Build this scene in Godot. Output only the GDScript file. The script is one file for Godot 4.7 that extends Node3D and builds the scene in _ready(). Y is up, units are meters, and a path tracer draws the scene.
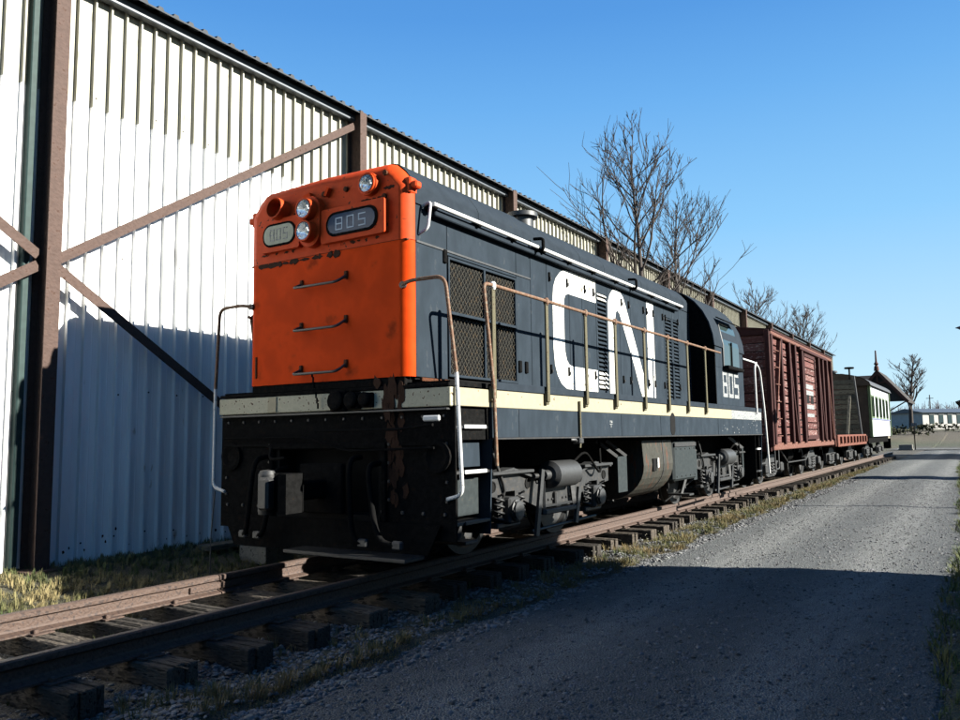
extends Node3D
# A black and orange diesel locomotive beside a corrugated shed. Rail tops lie at y = 0, the track runs along z.

var M := {}
var rng := RandomNumberGenerator.new()
var used := {}
var wob := FastNoiseLite.new()

# ------------------------------------------------------------------ geometry
class G:
	var v := PackedVector3Array()
	var n := PackedVector3Array()
	var c := PackedColorArray()
	var tint = null
	func tri(a: Vector3, b: Vector3, d: Vector3) -> void:
		var nn := (d - a).cross(b - a).normalized()
		v.append_array([a, b, d]); n.append_array([nn, nn, nn])
		if tint != null: c.append_array([tint, tint, tint])
	func tris(a: Vector3, b: Vector3, d: Vector3, na: Vector3, nb: Vector3, nd: Vector3) -> void:
		if (d - a).cross(b - a).dot(na + nb + nd) < 0:
			v.append_array([a, d, b]); n.append_array([na, nd, nb])
		else:
			v.append_array([a, b, d]); n.append_array([na, nb, nd])
		if tint != null: c.append_array([tint, tint, tint])
	func face(a: Vector3, b: Vector3, d: Vector3, out: Vector3) -> void:
		if (d - a).cross(b - a).dot(out) < 0: tri(a, d, b)
		else: tri(a, b, d)
	func quad(a: Vector3, b: Vector3, d: Vector3, e: Vector3, out: Vector3) -> void:
		face(a, b, d, out); face(a, d, e, out)
	func quads(a: Vector3, b: Vector3, d: Vector3, e: Vector3, na: Vector3, nb: Vector3, nd: Vector3, ne: Vector3) -> void:
		tris(a, b, d, na, nb, nd); tris(a, d, e, na, nd, ne)
	# box with chamfered edges
	func box(p: Vector3, s: Vector3, bv := 0.0, r := Basis.IDENTITY) -> G:
		var h := s * 0.5
		if bv <= 0.0:
			for ax in 3:
				var u := (ax + 1) % 3
				var w := (ax + 2) % 3
				for sg: float in [-1.0, 1.0]:
					var q: Array[Vector3] = []
					for k: Array in [[-1, -1], [1, -1], [1, 1], [-1, 1]]:
						var t := Vector3.ZERO
						t[ax] = sg * h[ax]; t[u] = k[0] * h[u]; t[w] = k[1] * h[w]
						q.append(p + r * t)
					var o := Vector3.ZERO
					o[ax] = sg
					quad(q[0], q[1], q[2], q[3], r * o)
			return self
		bv = minf(bv, minf(h.x, minf(h.y, h.z)) * 0.9)
		var i := h - Vector3(bv, bv, bv)
		for ax in 3:
			var u := (ax + 1) % 3
			var w := (ax + 2) % 3
			for sg: float in [-1.0, 1.0]:
				var q: Array[Vector3] = []
				for k: Array in [[-1, -1], [1, -1], [1, 1], [-1, 1]]:
					var t := Vector3.ZERO
					t[ax] = sg * h[ax]; t[u] = k[0] * i[u]; t[w] = k[1] * i[w]
					q.append(p + r * t)
				var o := Vector3.ZERO
				o[ax] = sg
				quad(q[0], q[1], q[2], q[3], r * o)
			for sa: float in [-1.0, 1.0]:
				for sb: float in [-1.0, 1.0]:
					var q: Array[Vector3] = []
					for e: Array in [[0, -1], [0, 1], [1, 1], [1, -1]]:
						var t := Vector3.ZERO
						t[ax] = e[1] * i[ax]
						t[u] = sa * (h[u] if e[0] == 0 else i[u])
						t[w] = sb * (i[w] if e[0] == 0 else h[w])
						q.append(p + r * t)
					var o := Vector3.ZERO
					o[u] = sa; o[w] = sb
					quad(q[0], q[1], q[2], q[3], r * o)
		for sx: float in [-1.0, 1.0]:
			for sy: float in [-1.0, 1.0]:
				for sz: float in [-1.0, 1.0]:
					face(p + r * Vector3(sx * h.x, sy * i.y, sz * i.z), p + r * Vector3(sx * i.x, sy * h.y, sz * i.z), p + r * Vector3(sx * i.x, sy * i.y, sz * h.z), r * Vector3(sx, sy, sz))
		return self
	func quadded(a: Vector3, b: Vector3, d: Vector3, e: Vector3, out: Vector3) -> G:
		quad(a, b, d, e, out)
		return self
	# straight bar of rectangular section between two points
	func bar(a: Vector3, b: Vector3, w: float, t: float, up := Vector3.UP, bv := 0.0) -> G:
		var z := (b - a).normalized()
		var x := up.cross(z)
		if x.length() < 0.01: x = Vector3.RIGHT.cross(z)
		x = x.normalized()
		return box((a + b) * 0.5, Vector3(w, t, a.distance_to(b)), bv, Basis(x, z.cross(x), z))
	func tube(pts: Array, r, sides := 8, caps := true) -> G:
		var rings := []
		var norms := []
		var prev := Vector3.ZERO
		for k in pts.size():
			var d: Vector3
			if k == 0: d = pts[1] - pts[0]
			elif k == pts.size() - 1: d = pts[k] - pts[k - 1]
			else: d = (pts[k] - pts[k - 1]).normalized() + (pts[k + 1] - pts[k]).normalized()
			d = d.normalized()
			var x := prev
			if k == 0:
				x = d.cross(Vector3.UP if absf(d.y) < 0.9 else Vector3.RIGHT)
			x = (x - d * x.dot(d)).normalized()
			prev = x
			var y := d.cross(x)
			var rr: float = r[k] if r is Array else r
			var ring := []
			var nr := []
			for s in sides:
				var an := TAU * s / sides
				var o := x * cos(an) + y * sin(an)
				ring.append(pts[k] + o * rr); nr.append(o)
			rings.append(ring); norms.append(nr)
		for k in pts.size() - 1:
			for s in sides:
				var t := (s + 1) % sides
				quads(rings[k][s], rings[k][t], rings[k + 1][t], rings[k + 1][s], norms[k][s], norms[k][t], norms[k + 1][t], norms[k + 1][s])
		if caps:
			for e in [0, pts.size() - 1]:
				var o: Vector3 = pts[0] - pts[1] if e == 0 else pts[e] - pts[e - 1]
				for s in range(1, sides - 1): face(rings[e][0], rings[e][s], rings[e][s + 1], o)
		return self
	# lathe: prof = [[radius, distance along axis], ...]
	func lathe(p: Vector3, axis: Vector3, prof: Array, sides := 16) -> G:
		axis = axis.normalized()
		var x := axis.cross(Vector3.UP if absf(axis.y) < 0.9 else Vector3.RIGHT).normalized()
		var y := axis.cross(x)
		for k in prof.size() - 1:
			var dr: float = prof[k + 1][0] - prof[k][0]
			var dh: float = prof[k + 1][1] - prof[k][1]
			for s in sides:
				var o0 := x * cos(TAU * s / sides) + y * sin(TAU * s / sides)
				var o1 := x * cos(TAU * (s + 1) / sides) + y * sin(TAU * (s + 1) / sides)
				var n0 := (o0 * dh - axis * dr).normalized()
				var n1 := (o1 * dh - axis * dr).normalized()
				quads(p + o0 * prof[k][0] + axis * prof[k][1], p + o1 * prof[k][0] + axis * prof[k][1], p + o1 * prof[k + 1][0] + axis * prof[k + 1][1], p + o0 * prof[k + 1][0] + axis * prof[k + 1][1], n0, n1, n1, n0)
		return self
	# extruded polygon: point (a, b) -> o + u*a + w*b, thickness along d
	func prism(poly: PackedVector2Array, o: Vector3, u: Vector3, w: Vector3, d: Vector3) -> G:
		var ix := Geometry2D.triangulate_polygon(poly)
		for k in range(0, ix.size(), 3):
			var q := []
			for j in 3: q.append(o + u * poly[ix[k + j]].x + w * poly[ix[k + j]].y)
			face(q[0] + d, q[1] + d, q[2] + d, d)
			face(q[0], q[1], q[2], -d)
		var area := 0.0
		for k in poly.size():
			var t := (k + 1) % poly.size()
			area += poly[k].x * poly[t].y - poly[t].x * poly[k].y
		for k in poly.size():
			var t := (k + 1) % poly.size()
			var e := poly[t] - poly[k]
			var out := (u * e.y - w * e.x) * signf(area)
			var a := o + u * poly[k].x + w * poly[k].y
			var b := o + u * poly[t].x + w * poly[t].y
			quad(a, b, b + d, a + d, out)
		return self
	# sheet following a section (list of [Vector3 point, Vector3 normal]) swept by d
	func sweep(sec: Array, d: Vector3) -> G:
		for k in sec.size() - 1:
			quads(sec[k][0], sec[k + 1][0], sec[k + 1][0] + d, sec[k][0] + d, sec[k][1], sec[k + 1][1], sec[k + 1][1], sec[k][1])
		return self
	func mesh(m: Material) -> ArrayMesh:
		var a := []
		a.resize(Mesh.ARRAY_MAX)
		a[Mesh.ARRAY_VERTEX] = v
		a[Mesh.ARRAY_NORMAL] = n
		if c.size() == v.size(): a[Mesh.ARRAY_COLOR] = c
		var am := ArrayMesh.new()
		am.add_surface_from_arrays(Mesh.PRIMITIVE_TRIANGLES, a)
		am.surface_set_material(0, m)
		return am

func g() -> G: return G.new()

func numbered(called: String) -> String:
	used[called] = used.get(called, -1) + 1
	return called if used[called] == 0 else "%s_%03d" % [called, used[called]]

func tag(o: Node, label := "", category := "", group := "", kind := "") -> Node:
	if label: o.set_meta("label", label)
	if category: o.set_meta("category", category)
	if group: o.set_meta("group", group)
	if kind: o.set_meta("kind", kind)
	return o

func thing(called: String, label: String, category: String, at := Vector3.ZERO, group := "") -> Node3D:
	var o := Node3D.new()
	o.name = numbered(called)
	o.position = at
	add_child(o)
	tag(o, label, category, group)
	return o

func part(called: String, gg: G, m: Material, parent: Node = self) -> MeshInstance3D:
	return place(called, gg.mesh(m), parent)

func place(called: String, mesh: Mesh, parent: Node = self, at := Vector3.ZERO) -> MeshInstance3D:
	var o := MeshInstance3D.new()
	o.name = numbered(called) if parent == self else called
	o.mesh = mesh
	o.position = at - (parent.position if parent != self and parent.get_parent() == self and not parent is MeshInstance3D else Vector3.ZERO)  # parts are given in world places
	parent.add_child(o, true)
	return o

# rounds the corners of a path
func bend(pts: Array, r := 0.08, steps := 4) -> Array:
	var out := [pts[0]]
	for k in range(1, pts.size() - 1):
		var a: Vector3 = pts[k] + (pts[k - 1] - pts[k]).normalized() * minf(r, pts[k].distance_to(pts[k - 1]) * 0.45)
		var b: Vector3 = pts[k] + (pts[k + 1] - pts[k]).normalized() * minf(r, pts[k].distance_to(pts[k + 1]) * 0.45)
		for s in steps + 1:
			var t := float(s) / steps
			out.append(a.lerp(pts[k], t).lerp(pts[k].lerp(b, t), t))
	out.append(pts[-1])
	return out

# ------------------------------------------------------------------ materials
func srgb(r: float, gg: float, b: float) -> Color:
	return Color(r, gg, b).linear_to_srgb()

func noise_tex(stops: Array, freq: float, octaves := 5, seed_ := 1, size := 512) -> NoiseTexture2D:
	var f := FastNoiseLite.new()
	f.noise_type = FastNoiseLite.TYPE_SIMPLEX_SMOOTH
	f.seed = seed_
	f.frequency = freq
	f.fractal_octaves = octaves
	f.fractal_gain = 0.52
	var t := NoiseTexture2D.new()
	t.width = size; t.height = size; t.seamless = true
	t.noise = f
	var gr := Gradient.new()
	var off := PackedFloat32Array()
	var col := PackedColorArray()
	for s in stops:
		off.append(s[0]); col.append(s[1])
	gr.offsets = off; gr.colors = col
	t.color_ramp = gr
	return t

func bump_tex(freq: float, strength: float, seed_ := 3, octaves := 4) -> NoiseTexture2D:
	var f := FastNoiseLite.new()
	f.seed = seed_
	f.frequency = freq
	f.fractal_octaves = octaves
	var t := NoiseTexture2D.new()
	t.width = 512; t.height = 512; t.seamless = true
	t.as_normal_map = true
	t.bump_strength = strength
	t.noise = f
	return t

# base colour (linear) with uneven tone and, above a threshold, patches of another matter
func mat(base: Color, rough := 0.6, metal := 0.0, vary := 0.15, scale := 1.0, freq := 0.012, patch = null, thr := 0.78, stretch := Vector3.ONE, normal = null, nscale := 0.5) -> StandardMaterial3D:
	var m := StandardMaterial3D.new()
	var lo := Color(base.r * (1 - vary), base.g * (1 - vary), base.b * (1 - vary)).linear_to_srgb()
	var hi := Color(base.r * (1 + vary), base.g * (1 + vary), base.b * (1 + vary)).linear_to_srgb()
	var mid := base.linear_to_srgb()
	var st := [[0.0, lo], [0.35, lo.lerp(mid, 0.6)], [0.5, mid], [0.66, mid.lerp(hi, 0.6)]]
	if patch != null:
		var pc: Color = patch
		st.append([thr, mid])
		st.append([thr + 0.02, pc.linear_to_srgb()])
		st.append([1.0, Color(pc.r * 0.5, pc.g * 0.5, pc.b * 0.5).linear_to_srgb()])
	else:
		st.append([1.0, hi])
	m.albedo_texture = noise_tex(st, freq, 5, 7 + M.size())
	m.uv1_triplanar = true
	m.uv1_world_triplanar = true
	m.uv1_scale = Vector3(scale, scale, scale) * stretch
	m.roughness = rough
	m.metallic = metal
	if metal < 0.05: m.metallic_specular = 0.25
	if normal != null:
		m.normal_enabled = true
		m.normal_texture = normal
		m.normal_scale = nscale
	return m

func make_materials() -> void:
	var nb_soft := bump_tex(0.01, 3.0, 11)
	var nb_fine := bump_tex(0.06, 5.0, 12)
	var nb_grit := bump_tex(0.12, 8.0, 13, 3)
	var rust := Color(0.06, 0.022, 0.01)
	M.sheet_white = mat(Color(0.64, 0.637, 0.623), 0.45, 0.0, 0.05, 0.35, 0.02, Color(0.36, 0.34, 0.3), 0.9, Vector3(1, 0.25, 1), nb_soft, 0.25)
	M.sheet_white_b = mat(Color(0.56, 0.56, 0.552), 0.5, 0.0, 0.07, 0.35, 0.02, Color(0.4, 0.37, 0.32), 0.86, Vector3(1, 0.25, 1), nb_soft, 0.35)
	M.sheet_cream = mat(Color(0.27, 0.26, 0.215), 0.55, 0.0, 0.1, 0.4, 0.03, Color(0.2, 0.185, 0.14), 0.82, Vector3(1, 0.3, 1), nb_soft, 0.25)
	M.steel_brown = mat(Color(0.05, 0.032, 0.026), 0.7, 0.0, 0.15, 0.7, 0.03, Color(0.04, 0.02, 0.013), 0.8, Vector3.ONE, nb_fine, 0.3)
	M.shade_green = mat(Color(0.018, 0.032, 0.03), 0.6, 0.0, 0.15, 0.7, 0.03)  # dark green of the shade beside the first column, put into the colour
	M.roof_dark = mat(Color(0.02, 0.024, 0.03), 0.8, 0.2, 0.15, 0.6, 0.02)
	M.trim_grey = mat(Color(0.05, 0.058, 0.068), 0.5, 0.2, 0.12, 0.6, 0.02)
	M.screw = mat(Color(0.05, 0.045, 0.04), 0.7)
	M.loco_grey = mat(Color(0.0165, 0.0222, 0.0285), 0.66, 0.0, 0.16, 0.5, 0.02, Color(0.027, 0.033, 0.039), 0.8, Vector3(1, 0.45, 1), nb_soft, 0.25)
	M.loco_roof = mat(Color(0.0165, 0.0215, 0.0275), 0.8, 0.0, 0.14, 0.5, 0.02, Color(0.026, 0.03, 0.033), 0.86, Vector3.ONE, nb_soft, 0.3)
	M.loco_grey.metallic_specular = 0.1
	M.loco_roof.metallic_specular = 0.1
	M.loco_black = mat(Color(0.0055, 0.0055, 0.0055), 0.8, 0.0, 0.3, 0.8, 0.03, Color(0.013, 0.0085, 0.006), 0.8, Vector3.ONE, nb_fine, 0.4)
	M.loco_black.metallic_specular = 0.06
	M.dark_void = mat(Color(0.003, 0.003, 0.003), 0.9, 0.0, 0.2)
	M.running_gear = mat(Color(0.012, 0.0125, 0.013), 0.55, 0.2, 0.35, 0.9, 0.03, Color(0.026, 0.022, 0.018), 0.7, Vector3.ONE, nb_soft, 0.4)
	M.gear_pale = mat(Color(0.026, 0.0272, 0.028), 0.5, 0.3, 0.3, 1.6, 0.03, Color(0.011, 0.009, 0.008), 0.6, Vector3.ONE, nb_soft, 0.4)
	M.orange = mat(Color(0.36, 0.033, 0.0035), 0.6, 0.0, 0.18, 0.4, 0.012, Color(0.32, 0.033, 0.0045), 0.8, Vector3.ONE, nb_soft, 0.2)
	M.orange.metallic_specular = 0.12
	M.orange_worn = mat(Color(0.33, 0.034, 0.004), 0.65, 0.0, 0.12, 0.9, 0.025, Color(0.05, 0.016, 0.008), 0.8, Vector3.ONE, nb_soft, 0.3)
	M.rust = mat(rust, 0.9, 0.0, 0.4, 1.2, 0.03, Color(0.022, 0.01, 0.006), 0.6, Vector3.ONE, nb_fine, 0.6)
	M.rust_dark = mat(Color(0.026, 0.012, 0.007), 0.9, 0.0, 0.4, 1.2, 0.03, Color(0.01, 0.006, 0.004), 0.6)
	M.stripe = mat(Color(0.2, 0.18, 0.125), 0.5, 0.0, 0.06, 0.6, 0.03, Color(0.06, 0.03, 0.014), 0.84, Vector3.ONE, nb_soft, 0.2)
	M.stripe_worn = mat(Color(0.25, 0.24, 0.18), 0.55, 0.0, 0.12, 1.2, 0.03, Color(0.045, 0.022, 0.012), 0.76, Vector3.ONE, nb_soft, 0.2)
	M.letter = mat(Color(0.42, 0.415, 0.39), 0.5, 0.0, 0.05, 0.6, 0.03, Color(0.2, 0.18, 0.13), 0.78)
	M.letter_worn = mat(Color(0.2, 0.205, 0.2), 0.6, 0.0, 0.25, 1.2, 0.03, Color(0.0125, 0.017, 0.022), 0.5)
	M.rail_brown = mat(Color(0.1, 0.055, 0.034), 0.6, 0.0, 0.2, 1.5, 0.03, Color(0.16, 0.135, 0.1), 0.66)
	M.post_cream = mat(Color(0.062, 0.056, 0.034), 0.6, 0.0, 0.15, 1.5, 0.03, Color(0.035, 0.018, 0.01), 0.76)
	M.screen = mat(Color(0.03, 0.029, 0.024), 0.7, 0.0, 0.3, 1.0, 0.02, Color(0.06, 0.045, 0.028), 0.66)
	M.white_paint = mat(Color(0.4, 0.4, 0.39), 0.45, 0.0, 0.08, 1.5, 0.03, Color(0.07, 0.045, 0.03), 0.8)
	M.chrome = mat(Color(0.75, 0.77, 0.8), 0.12, 1.0, 0.05)
	M.board_glass = mat(Color(0.012, 0.03, 0.062), 0.08, 0.0, 0.1)
	M.board_reflection = mat(Color(0.2, 0.215, 0.17), 0.15, 0.0, 0.1, 2.0)  # left number board glass, a pale reflection put into its colour
	M.digit = mat(Color(0.24, 0.3, 0.36), 0.4, 0.0, 0.05)
	M.tank = mat(Color(0.026, 0.0255, 0.021), 0.6, 0.0, 0.25, 0.9, 0.02, Color(0.06, 0.026, 0.016), 0.72, Vector3(1, 0.25, 1), nb_fine, 0.3)
	M.battery_box = mat(Color(0.017, 0.021, 0.022), 0.5, 0.0, 0.2, 0.9, 0.03, Color(0.04, 0.037, 0.03), 0.84)
	M.rail_rust = mat(Color(0.046, 0.026, 0.0175), 0.75, 0.1, 0.25, 1.0, 0.04, Color(0.026, 0.014, 0.01), 0.64, Vector3.ONE, nb_fine, 0.4)
	M.rail_worn = mat(Color(0.2, 0.17, 0.13), 0.4, 0.5, 0.15, 1.0, 0.03)
	M.tie = []
	for k in 3:
		var b: Color = [Color(0.045, 0.038, 0.031), Color(0.032, 0.028, 0.024), Color(0.06, 0.05, 0.04)][k]
		M.tie.append(mat(b, 0.95, 0.0, 0.45, 0.8, 0.03, Color(0.014, 0.012, 0.01), 0.66, Vector3(0.35, 1.8, 3.0), nb_fine, 0.9))
	M.boxcar_red = []
	for k in 4:
		var b: Color = [Color(0.07, 0.026, 0.022), Color(0.09, 0.041, 0.036), Color(0.058, 0.021, 0.018), Color(0.078, 0.03, 0.026)][k]
		M.boxcar_red.append(mat(b, 0.8, 0.0, 0.2, 0.6, 0.03, Color(0.18, 0.14, 0.13), 0.6 + 0.04 * k, Vector3(1, 2.5, 0.4), nb_fine, 0.4))
	M.boxcar_steel = mat(Color(0.03, 0.009, 0.008), 0.7, 0.0, 0.25, 0.9, 0.03, Color(0.016, 0.007, 0.006), 0.72)
	M.boxcar_edge = mat(Color(0.085, 0.036, 0.026), 0.7, 0.0, 0.2, 0.9, 0.03, Color(0.15, 0.11, 0.09), 0.74)
	M.flat_red = mat(Color(0.1, 0.036, 0.024), 0.75, 0.0, 0.25, 0.9, 0.03, Color(0.03, 0.014, 0.011), 0.68)
	M.old_wood = []
	for k in 3:
		var b: Color = [Color(0.062, 0.06, 0.047), Color(0.048, 0.048, 0.039), Color(0.075, 0.07, 0.055)][k]
		M.old_wood.append(mat(b, 0.95, 0.0, 0.3, 0.7, 0.03, Color(0.022, 0.02, 0.017), 0.7, Vector3(0.3, 2.5, 0.3), nb_fine, 0.5))
	M.coach_white = mat(Color(0.4, 0.41, 0.44), 0.45, 0.0, 0.06, 0.6)
	M.coach_green = mat(Color(0.06, 0.085, 0.045), 0.5, 0.0, 0.1, 0.6)
	M.coach_blue = mat(Color(0.12, 0.13, 0.2), 0.5, 0.0, 0.1, 0.6)
	M.glass = StandardMaterial3D.new()
	M.glass.albedo_color = srgb(0.02, 0.03, 0.03)
	M.glass.roughness = 0.05
	M.pane = StandardMaterial3D.new()
	M.pane.albedo_color = Color(0.6, 0.7, 0.72, 0.18)
	M.pane.transparency = BaseMaterial3D.TRANSPARENCY_ALPHA
	M.pane.roughness = 0.03
	M.station_brown = mat(Color(0.06, 0.026, 0.019), 0.8, 0.0, 0.15, 0.6)
	M.station_wall = mat(Color(0.14, 0.125, 0.095), 0.8, 0.0, 0.12, 0.6)
	M.shingle = mat(Color(0.03, 0.027, 0.025), 0.9, 0.0, 0.3, 0.5, 0.05)
	M.far_white = mat(Color(0.28, 0.27, 0.25), 0.8, 0.0, 0.1, 0.3)
	M.concrete = mat(Color(0.14, 0.132, 0.115), 0.9, 0.0, 0.2, 0.9, 0.03, Color(0.07, 0.066, 0.056), 0.74, Vector3.ONE, nb_grit, 0.5)
	M.barn_brown = mat(Color(0.035, 0.027, 0.021), 0.9, 0.0, 0.2, 0.5)
	M.lamp_blue = mat(Color(0.03, 0.04, 0.07), 0.5)
	M.bark = mat(Color(0.045, 0.038, 0.034), 0.95, 0.0, 0.3, 1.0, 0.03, null, 0.8, Vector3.ONE, nb_fine, 0.5)
	M.bark_grey = mat(Color(0.06, 0.053, 0.049), 0.95, 0.0, 0.3, 1.0)
	M.far_trees = mat(Color(0.065, 0.055, 0.06), 1.0, 0.0, 0.3, 0.1)
	M.hedge = mat(Color(0.03, 0.033, 0.018), 1.0, 0.0, 0.5, 0.4, 0.05)
	for nm: String in ["ground", "road", "blade", "stone"]:
		var m := StandardMaterial3D.new()
		m.vertex_color_use_as_albedo = true
		m.roughness = 0.95
		if nm == "ground" or nm == "road":
			m.uv1_triplanar = true
			m.uv1_world_triplanar = true
			m.albedo_texture = noise_tex([[0.0, Color(0.2, 0.2, 0.2)], [0.36, Color(0.5, 0.5, 0.5)], [0.52, Color(0.78, 0.78, 0.77)], [0.7, Color(0.95, 0.95, 0.93)], [1.0, Color(1, 1, 1)]], 0.09, 3, 41, 1024)
			m.uv1_scale = Vector3.ONE * (0.75 if nm == "ground" else 0.9)
			m.normal_enabled = true
			m.normal_texture = nb_grit
			m.normal_scale = 1.4
		elif nm == "blade":
			m.backlight_enabled = true
			m.backlight = srgb(0.06, 0.06, 0.02)
		M[nm] = m

# ------------------------------------------------------------------ terrain
const ROAD_Y := -0.295

func road_left(z: float) -> float:
	return lerpf(1.5, 1.12, clampf((-z - 6.0) / 24.0, 0, 1)) + 0.16 * wob.get_noise_2d(z * 22.0, 3.0) + 0.1 * wob.get_noise_2d(z * 90.0, 9.0)

func road_right(z: float) -> float:
	return lerpf(4.55, 4.0, clampf((-z - 6.0) / 24.0, 0, 1)) + 0.12 * wob.get_noise_2d(z * 20.0, 33.0) + 0.05 * wob.get_noise_2d(z * 90.0, 49.0)

func rut_at(x: float) -> float:
	return maxf(exp(-pow((x - 2.45) / 0.3, 2)), exp(-pow((x - 3.75) / 0.28, 2)))

func road_y(x: float, z: float) -> float:
	var a := road_left(z) - 0.06
	var t := (x - a) / (road_right(z) + 0.06 - a)
	var edge := clampf(minf(t, 1 - t), 0, 1)
	return ROAD_Y + 0.03 * smoothstep(0.0, 0.3, edge) - 0.05 * (1.0 - smoothstep(0.0, 0.04, edge)) - 0.012 * rut_at(x) + 0.008 * wob.get_noise_2d(x * 150.0, z * 60.0)

func far_rise(z: float) -> float:
	return 2.2 * smoothstep(70.0, 150.0, -z)

func height(x: float, z: float) -> float:
	var h: float
	if x < -0.95: h = lerpf(-0.28, -0.09, smoothstep(0.95, 2.6, -x))
	elif x < 0.95: h = -0.285
	elif x < road_left(z): h = lerpf(-0.29, -0.275, smoothstep(1.0, 1.3, x))
	elif x < road_right(z): h = -0.335
	else: h = lerpf(-0.29, -0.2, smoothstep(4.4, 6.5, x))
	var near := 1.0 - smoothstep(20.0, 60.0, absf(z))
	if not (x > road_left(z) and x < road_right(z)):
		h += near * (0.03 * wob.get_noise_2d(x * 60.0, z * 60.0) + 0.02 * wob.get_noise_2d(x * 220.0, z * 220.0))
	return h + far_rise(z)

func lines(near: float, far: float, step: float, out_: float) -> Array:
	var a := []
	var t := near
	while t <= far + 0.001:
		a.append(t); t += step
	var s := step
	while t < out_:
		s *= 1.35; t += s; a.append(t)
	s = step
	t = near
	var b := []
	while t > -out_:
		s *= 1.35; t -= s; b.append(t)
	b.reverse()
	return b + a

func ground_color(x: float, z: float) -> Color:
	var k := wob.get_noise_2d(x * 45.0 + 200.0, z * 45.0) * 0.5 + 0.5
	var k2 := wob.get_noise_2d(x * 200.0 + 50.0, z * 200.0) * 0.5 + 0.5
	var dirt := Color(0.05, 0.044, 0.036).lerp(Color(0.09, 0.08, 0.066), k2)
	var grass := Color(0.032, 0.035, 0.013).lerp(Color(0.075, 0.063, 0.027), k)
	var c: Color
	if x > -1.0 and x < 1.0: c = dirt.lerp(grass, 0.25 * smoothstep(0.45, 0.7, k))
	elif x < road_left(z): c = grass.lerp(dirt, smoothstep(0.55, 0.75, k2) * 0.7)
	elif x < road_right(z): c = dirt
	else: c = Color(0.032, 0.05, 0.014).lerp(Color(0.065, 0.065, 0.026), k)
	if z < -70:
		var band := wob.get_noise_2d(z * 1.7, 7.0) * 0.5 + 0.5
		var fc := Color(0.1, 0.08, 0.047).lerp(Color(0.05, 0.043, 0.027), smoothstep(0.4, 0.6, band)).lerp(Color(0.05, 0.065, 0.02), smoothstep(0.62, 0.7, band))
		c = c.lerp(fc, smoothstep(70.0, 85.0, -z))
	return c

func build_ground() -> void:
	var xs := lines(-4.0, 6.0, 0.16, 1500.0)
	var zs := lines(-44.0, 7.0, 0.2, 1600.0)
	var gg := g()
	var hs := []
	var cs := []
	for x: float in xs:
		var hr := PackedFloat32Array()
		var cr := PackedColorArray()
		for z: float in zs:
			hr.append(height(x, z)); cr.append(ground_color(x, z))
		hs.append(hr); cs.append(cr)
	for i in xs.size() - 1:
		for j in zs.size() - 1:
			var p := [Vector3(xs[i], hs[i][j], zs[j]), Vector3(xs[i + 1], hs[i + 1][j], zs[j]), Vector3(xs[i + 1], hs[i + 1][j + 1], zs[j + 1]), Vector3(xs[i], hs[i][j + 1], zs[j + 1])]
			var cc := [cs[i][j], cs[i + 1][j], cs[i + 1][j + 1], cs[i][j + 1]]
			for t in [[0, 1, 2], [0, 2, 3]]:
				var a: Vector3 = p[t[0]]
				var b: Vector3 = p[t[1]]
				var d: Vector3 = p[t[2]]
				var nn := (d - a).cross(b - a).normalized()
				if nn.y < 0:
					nn = -nn
					gg.v.append_array([a, d, b]); gg.c.append_array([cc[t[0]], cc[t[2]], cc[t[1]]])
				else:
					gg.v.append_array([a, b, d]); gg.c.append_array([cc[t[0]], cc[t[1]], cc[t[2]]])
				gg.n.append_array([nn, nn, nn])
	tag(part("ground", gg, M.ground), "grassy ground with bare cinder bed under the track", "", "", "structure")

func build_road() -> void:
	var gg := g()
	var zs := []
	var z := 9.0
	while z > -62.0:
		zs.append(z)
		z -= 0.09 if z > -14.0 else 0.4
	var rows := []
	var cols := []
	for zz: float in zs:
		var a := road_left(zz) - 0.06
		var b := road_right(zz) + 0.06
		var row := []
		var cr := []
		for k in 61:
			var t := k / 60.0
			var x := lerpf(a, b, t)
			var rut := rut_at(x)
			var y := road_y(x, zz)
			row.append(Vector3(x, y, zz))
			var nn := wob.get_noise_2d(x * 260.0, zz * 30.0) * 0.5 + 0.5
			var n2 := wob.get_noise_2d(x * 60.0 + 70.0, zz * 25.0) * 0.5 + 0.5
			var base := Color(0.08, 0.088, 0.092).lerp(Color(0.104, 0.112, 0.115), n2)
			base = base.lerp(Color(0.195, 0.2, 0.198), clampf(rut * (0.2 + 1.7 * nn), 0, 1))
			var grit := 1.0 + 0.28 * wob.get_noise_2d(x * 700.0 + 11.0, zz * 500.0) + 0.22 * (rng.randf() - 0.5)
			cr.append(Color(base.r * grit, base.g * grit, base.b * grit))
		rows.append(row); cols.append(cr)
	for i in zs.size() - 1:
		for k in 60:
			var q := [rows[i][k], rows[i][k + 1], rows[i + 1][k + 1], rows[i + 1][k]]
			var cc := [cols[i][k], cols[i][k + 1], cols[i + 1][k + 1], cols[i + 1][k]]
			for t in [[0, 1, 2], [0, 2, 3]]:
				gg.tris(q[t[0]], q[t[1]], q[t[2]], Vector3.UP, Vector3.UP, Vector3.UP)
				var last := gg.v.size()
				for j in 3:
					var idx: int = q.find(gg.v[last - 3 + j])
					gg.c.append(cc[idx])
	tag(part("gravel_road", gg, M.road), "grey gravel lane beside the track with pale wheel tracks", "", "", "structure")
	# lane that crosses beyond the coach
	var lane := g()
	lane.box(Vector3(6, -0.33, -67), Vector3(60, 0.16, 7.5))
	lane.tint = null
	for k in lane.v.size(): lane.c.append(Color(0.12, 0.12, 0.115))
	tag(part("crossing_lane", lane, M.road), "pale gravel lane crossing at the end of the road", "", "", "structure")

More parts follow.
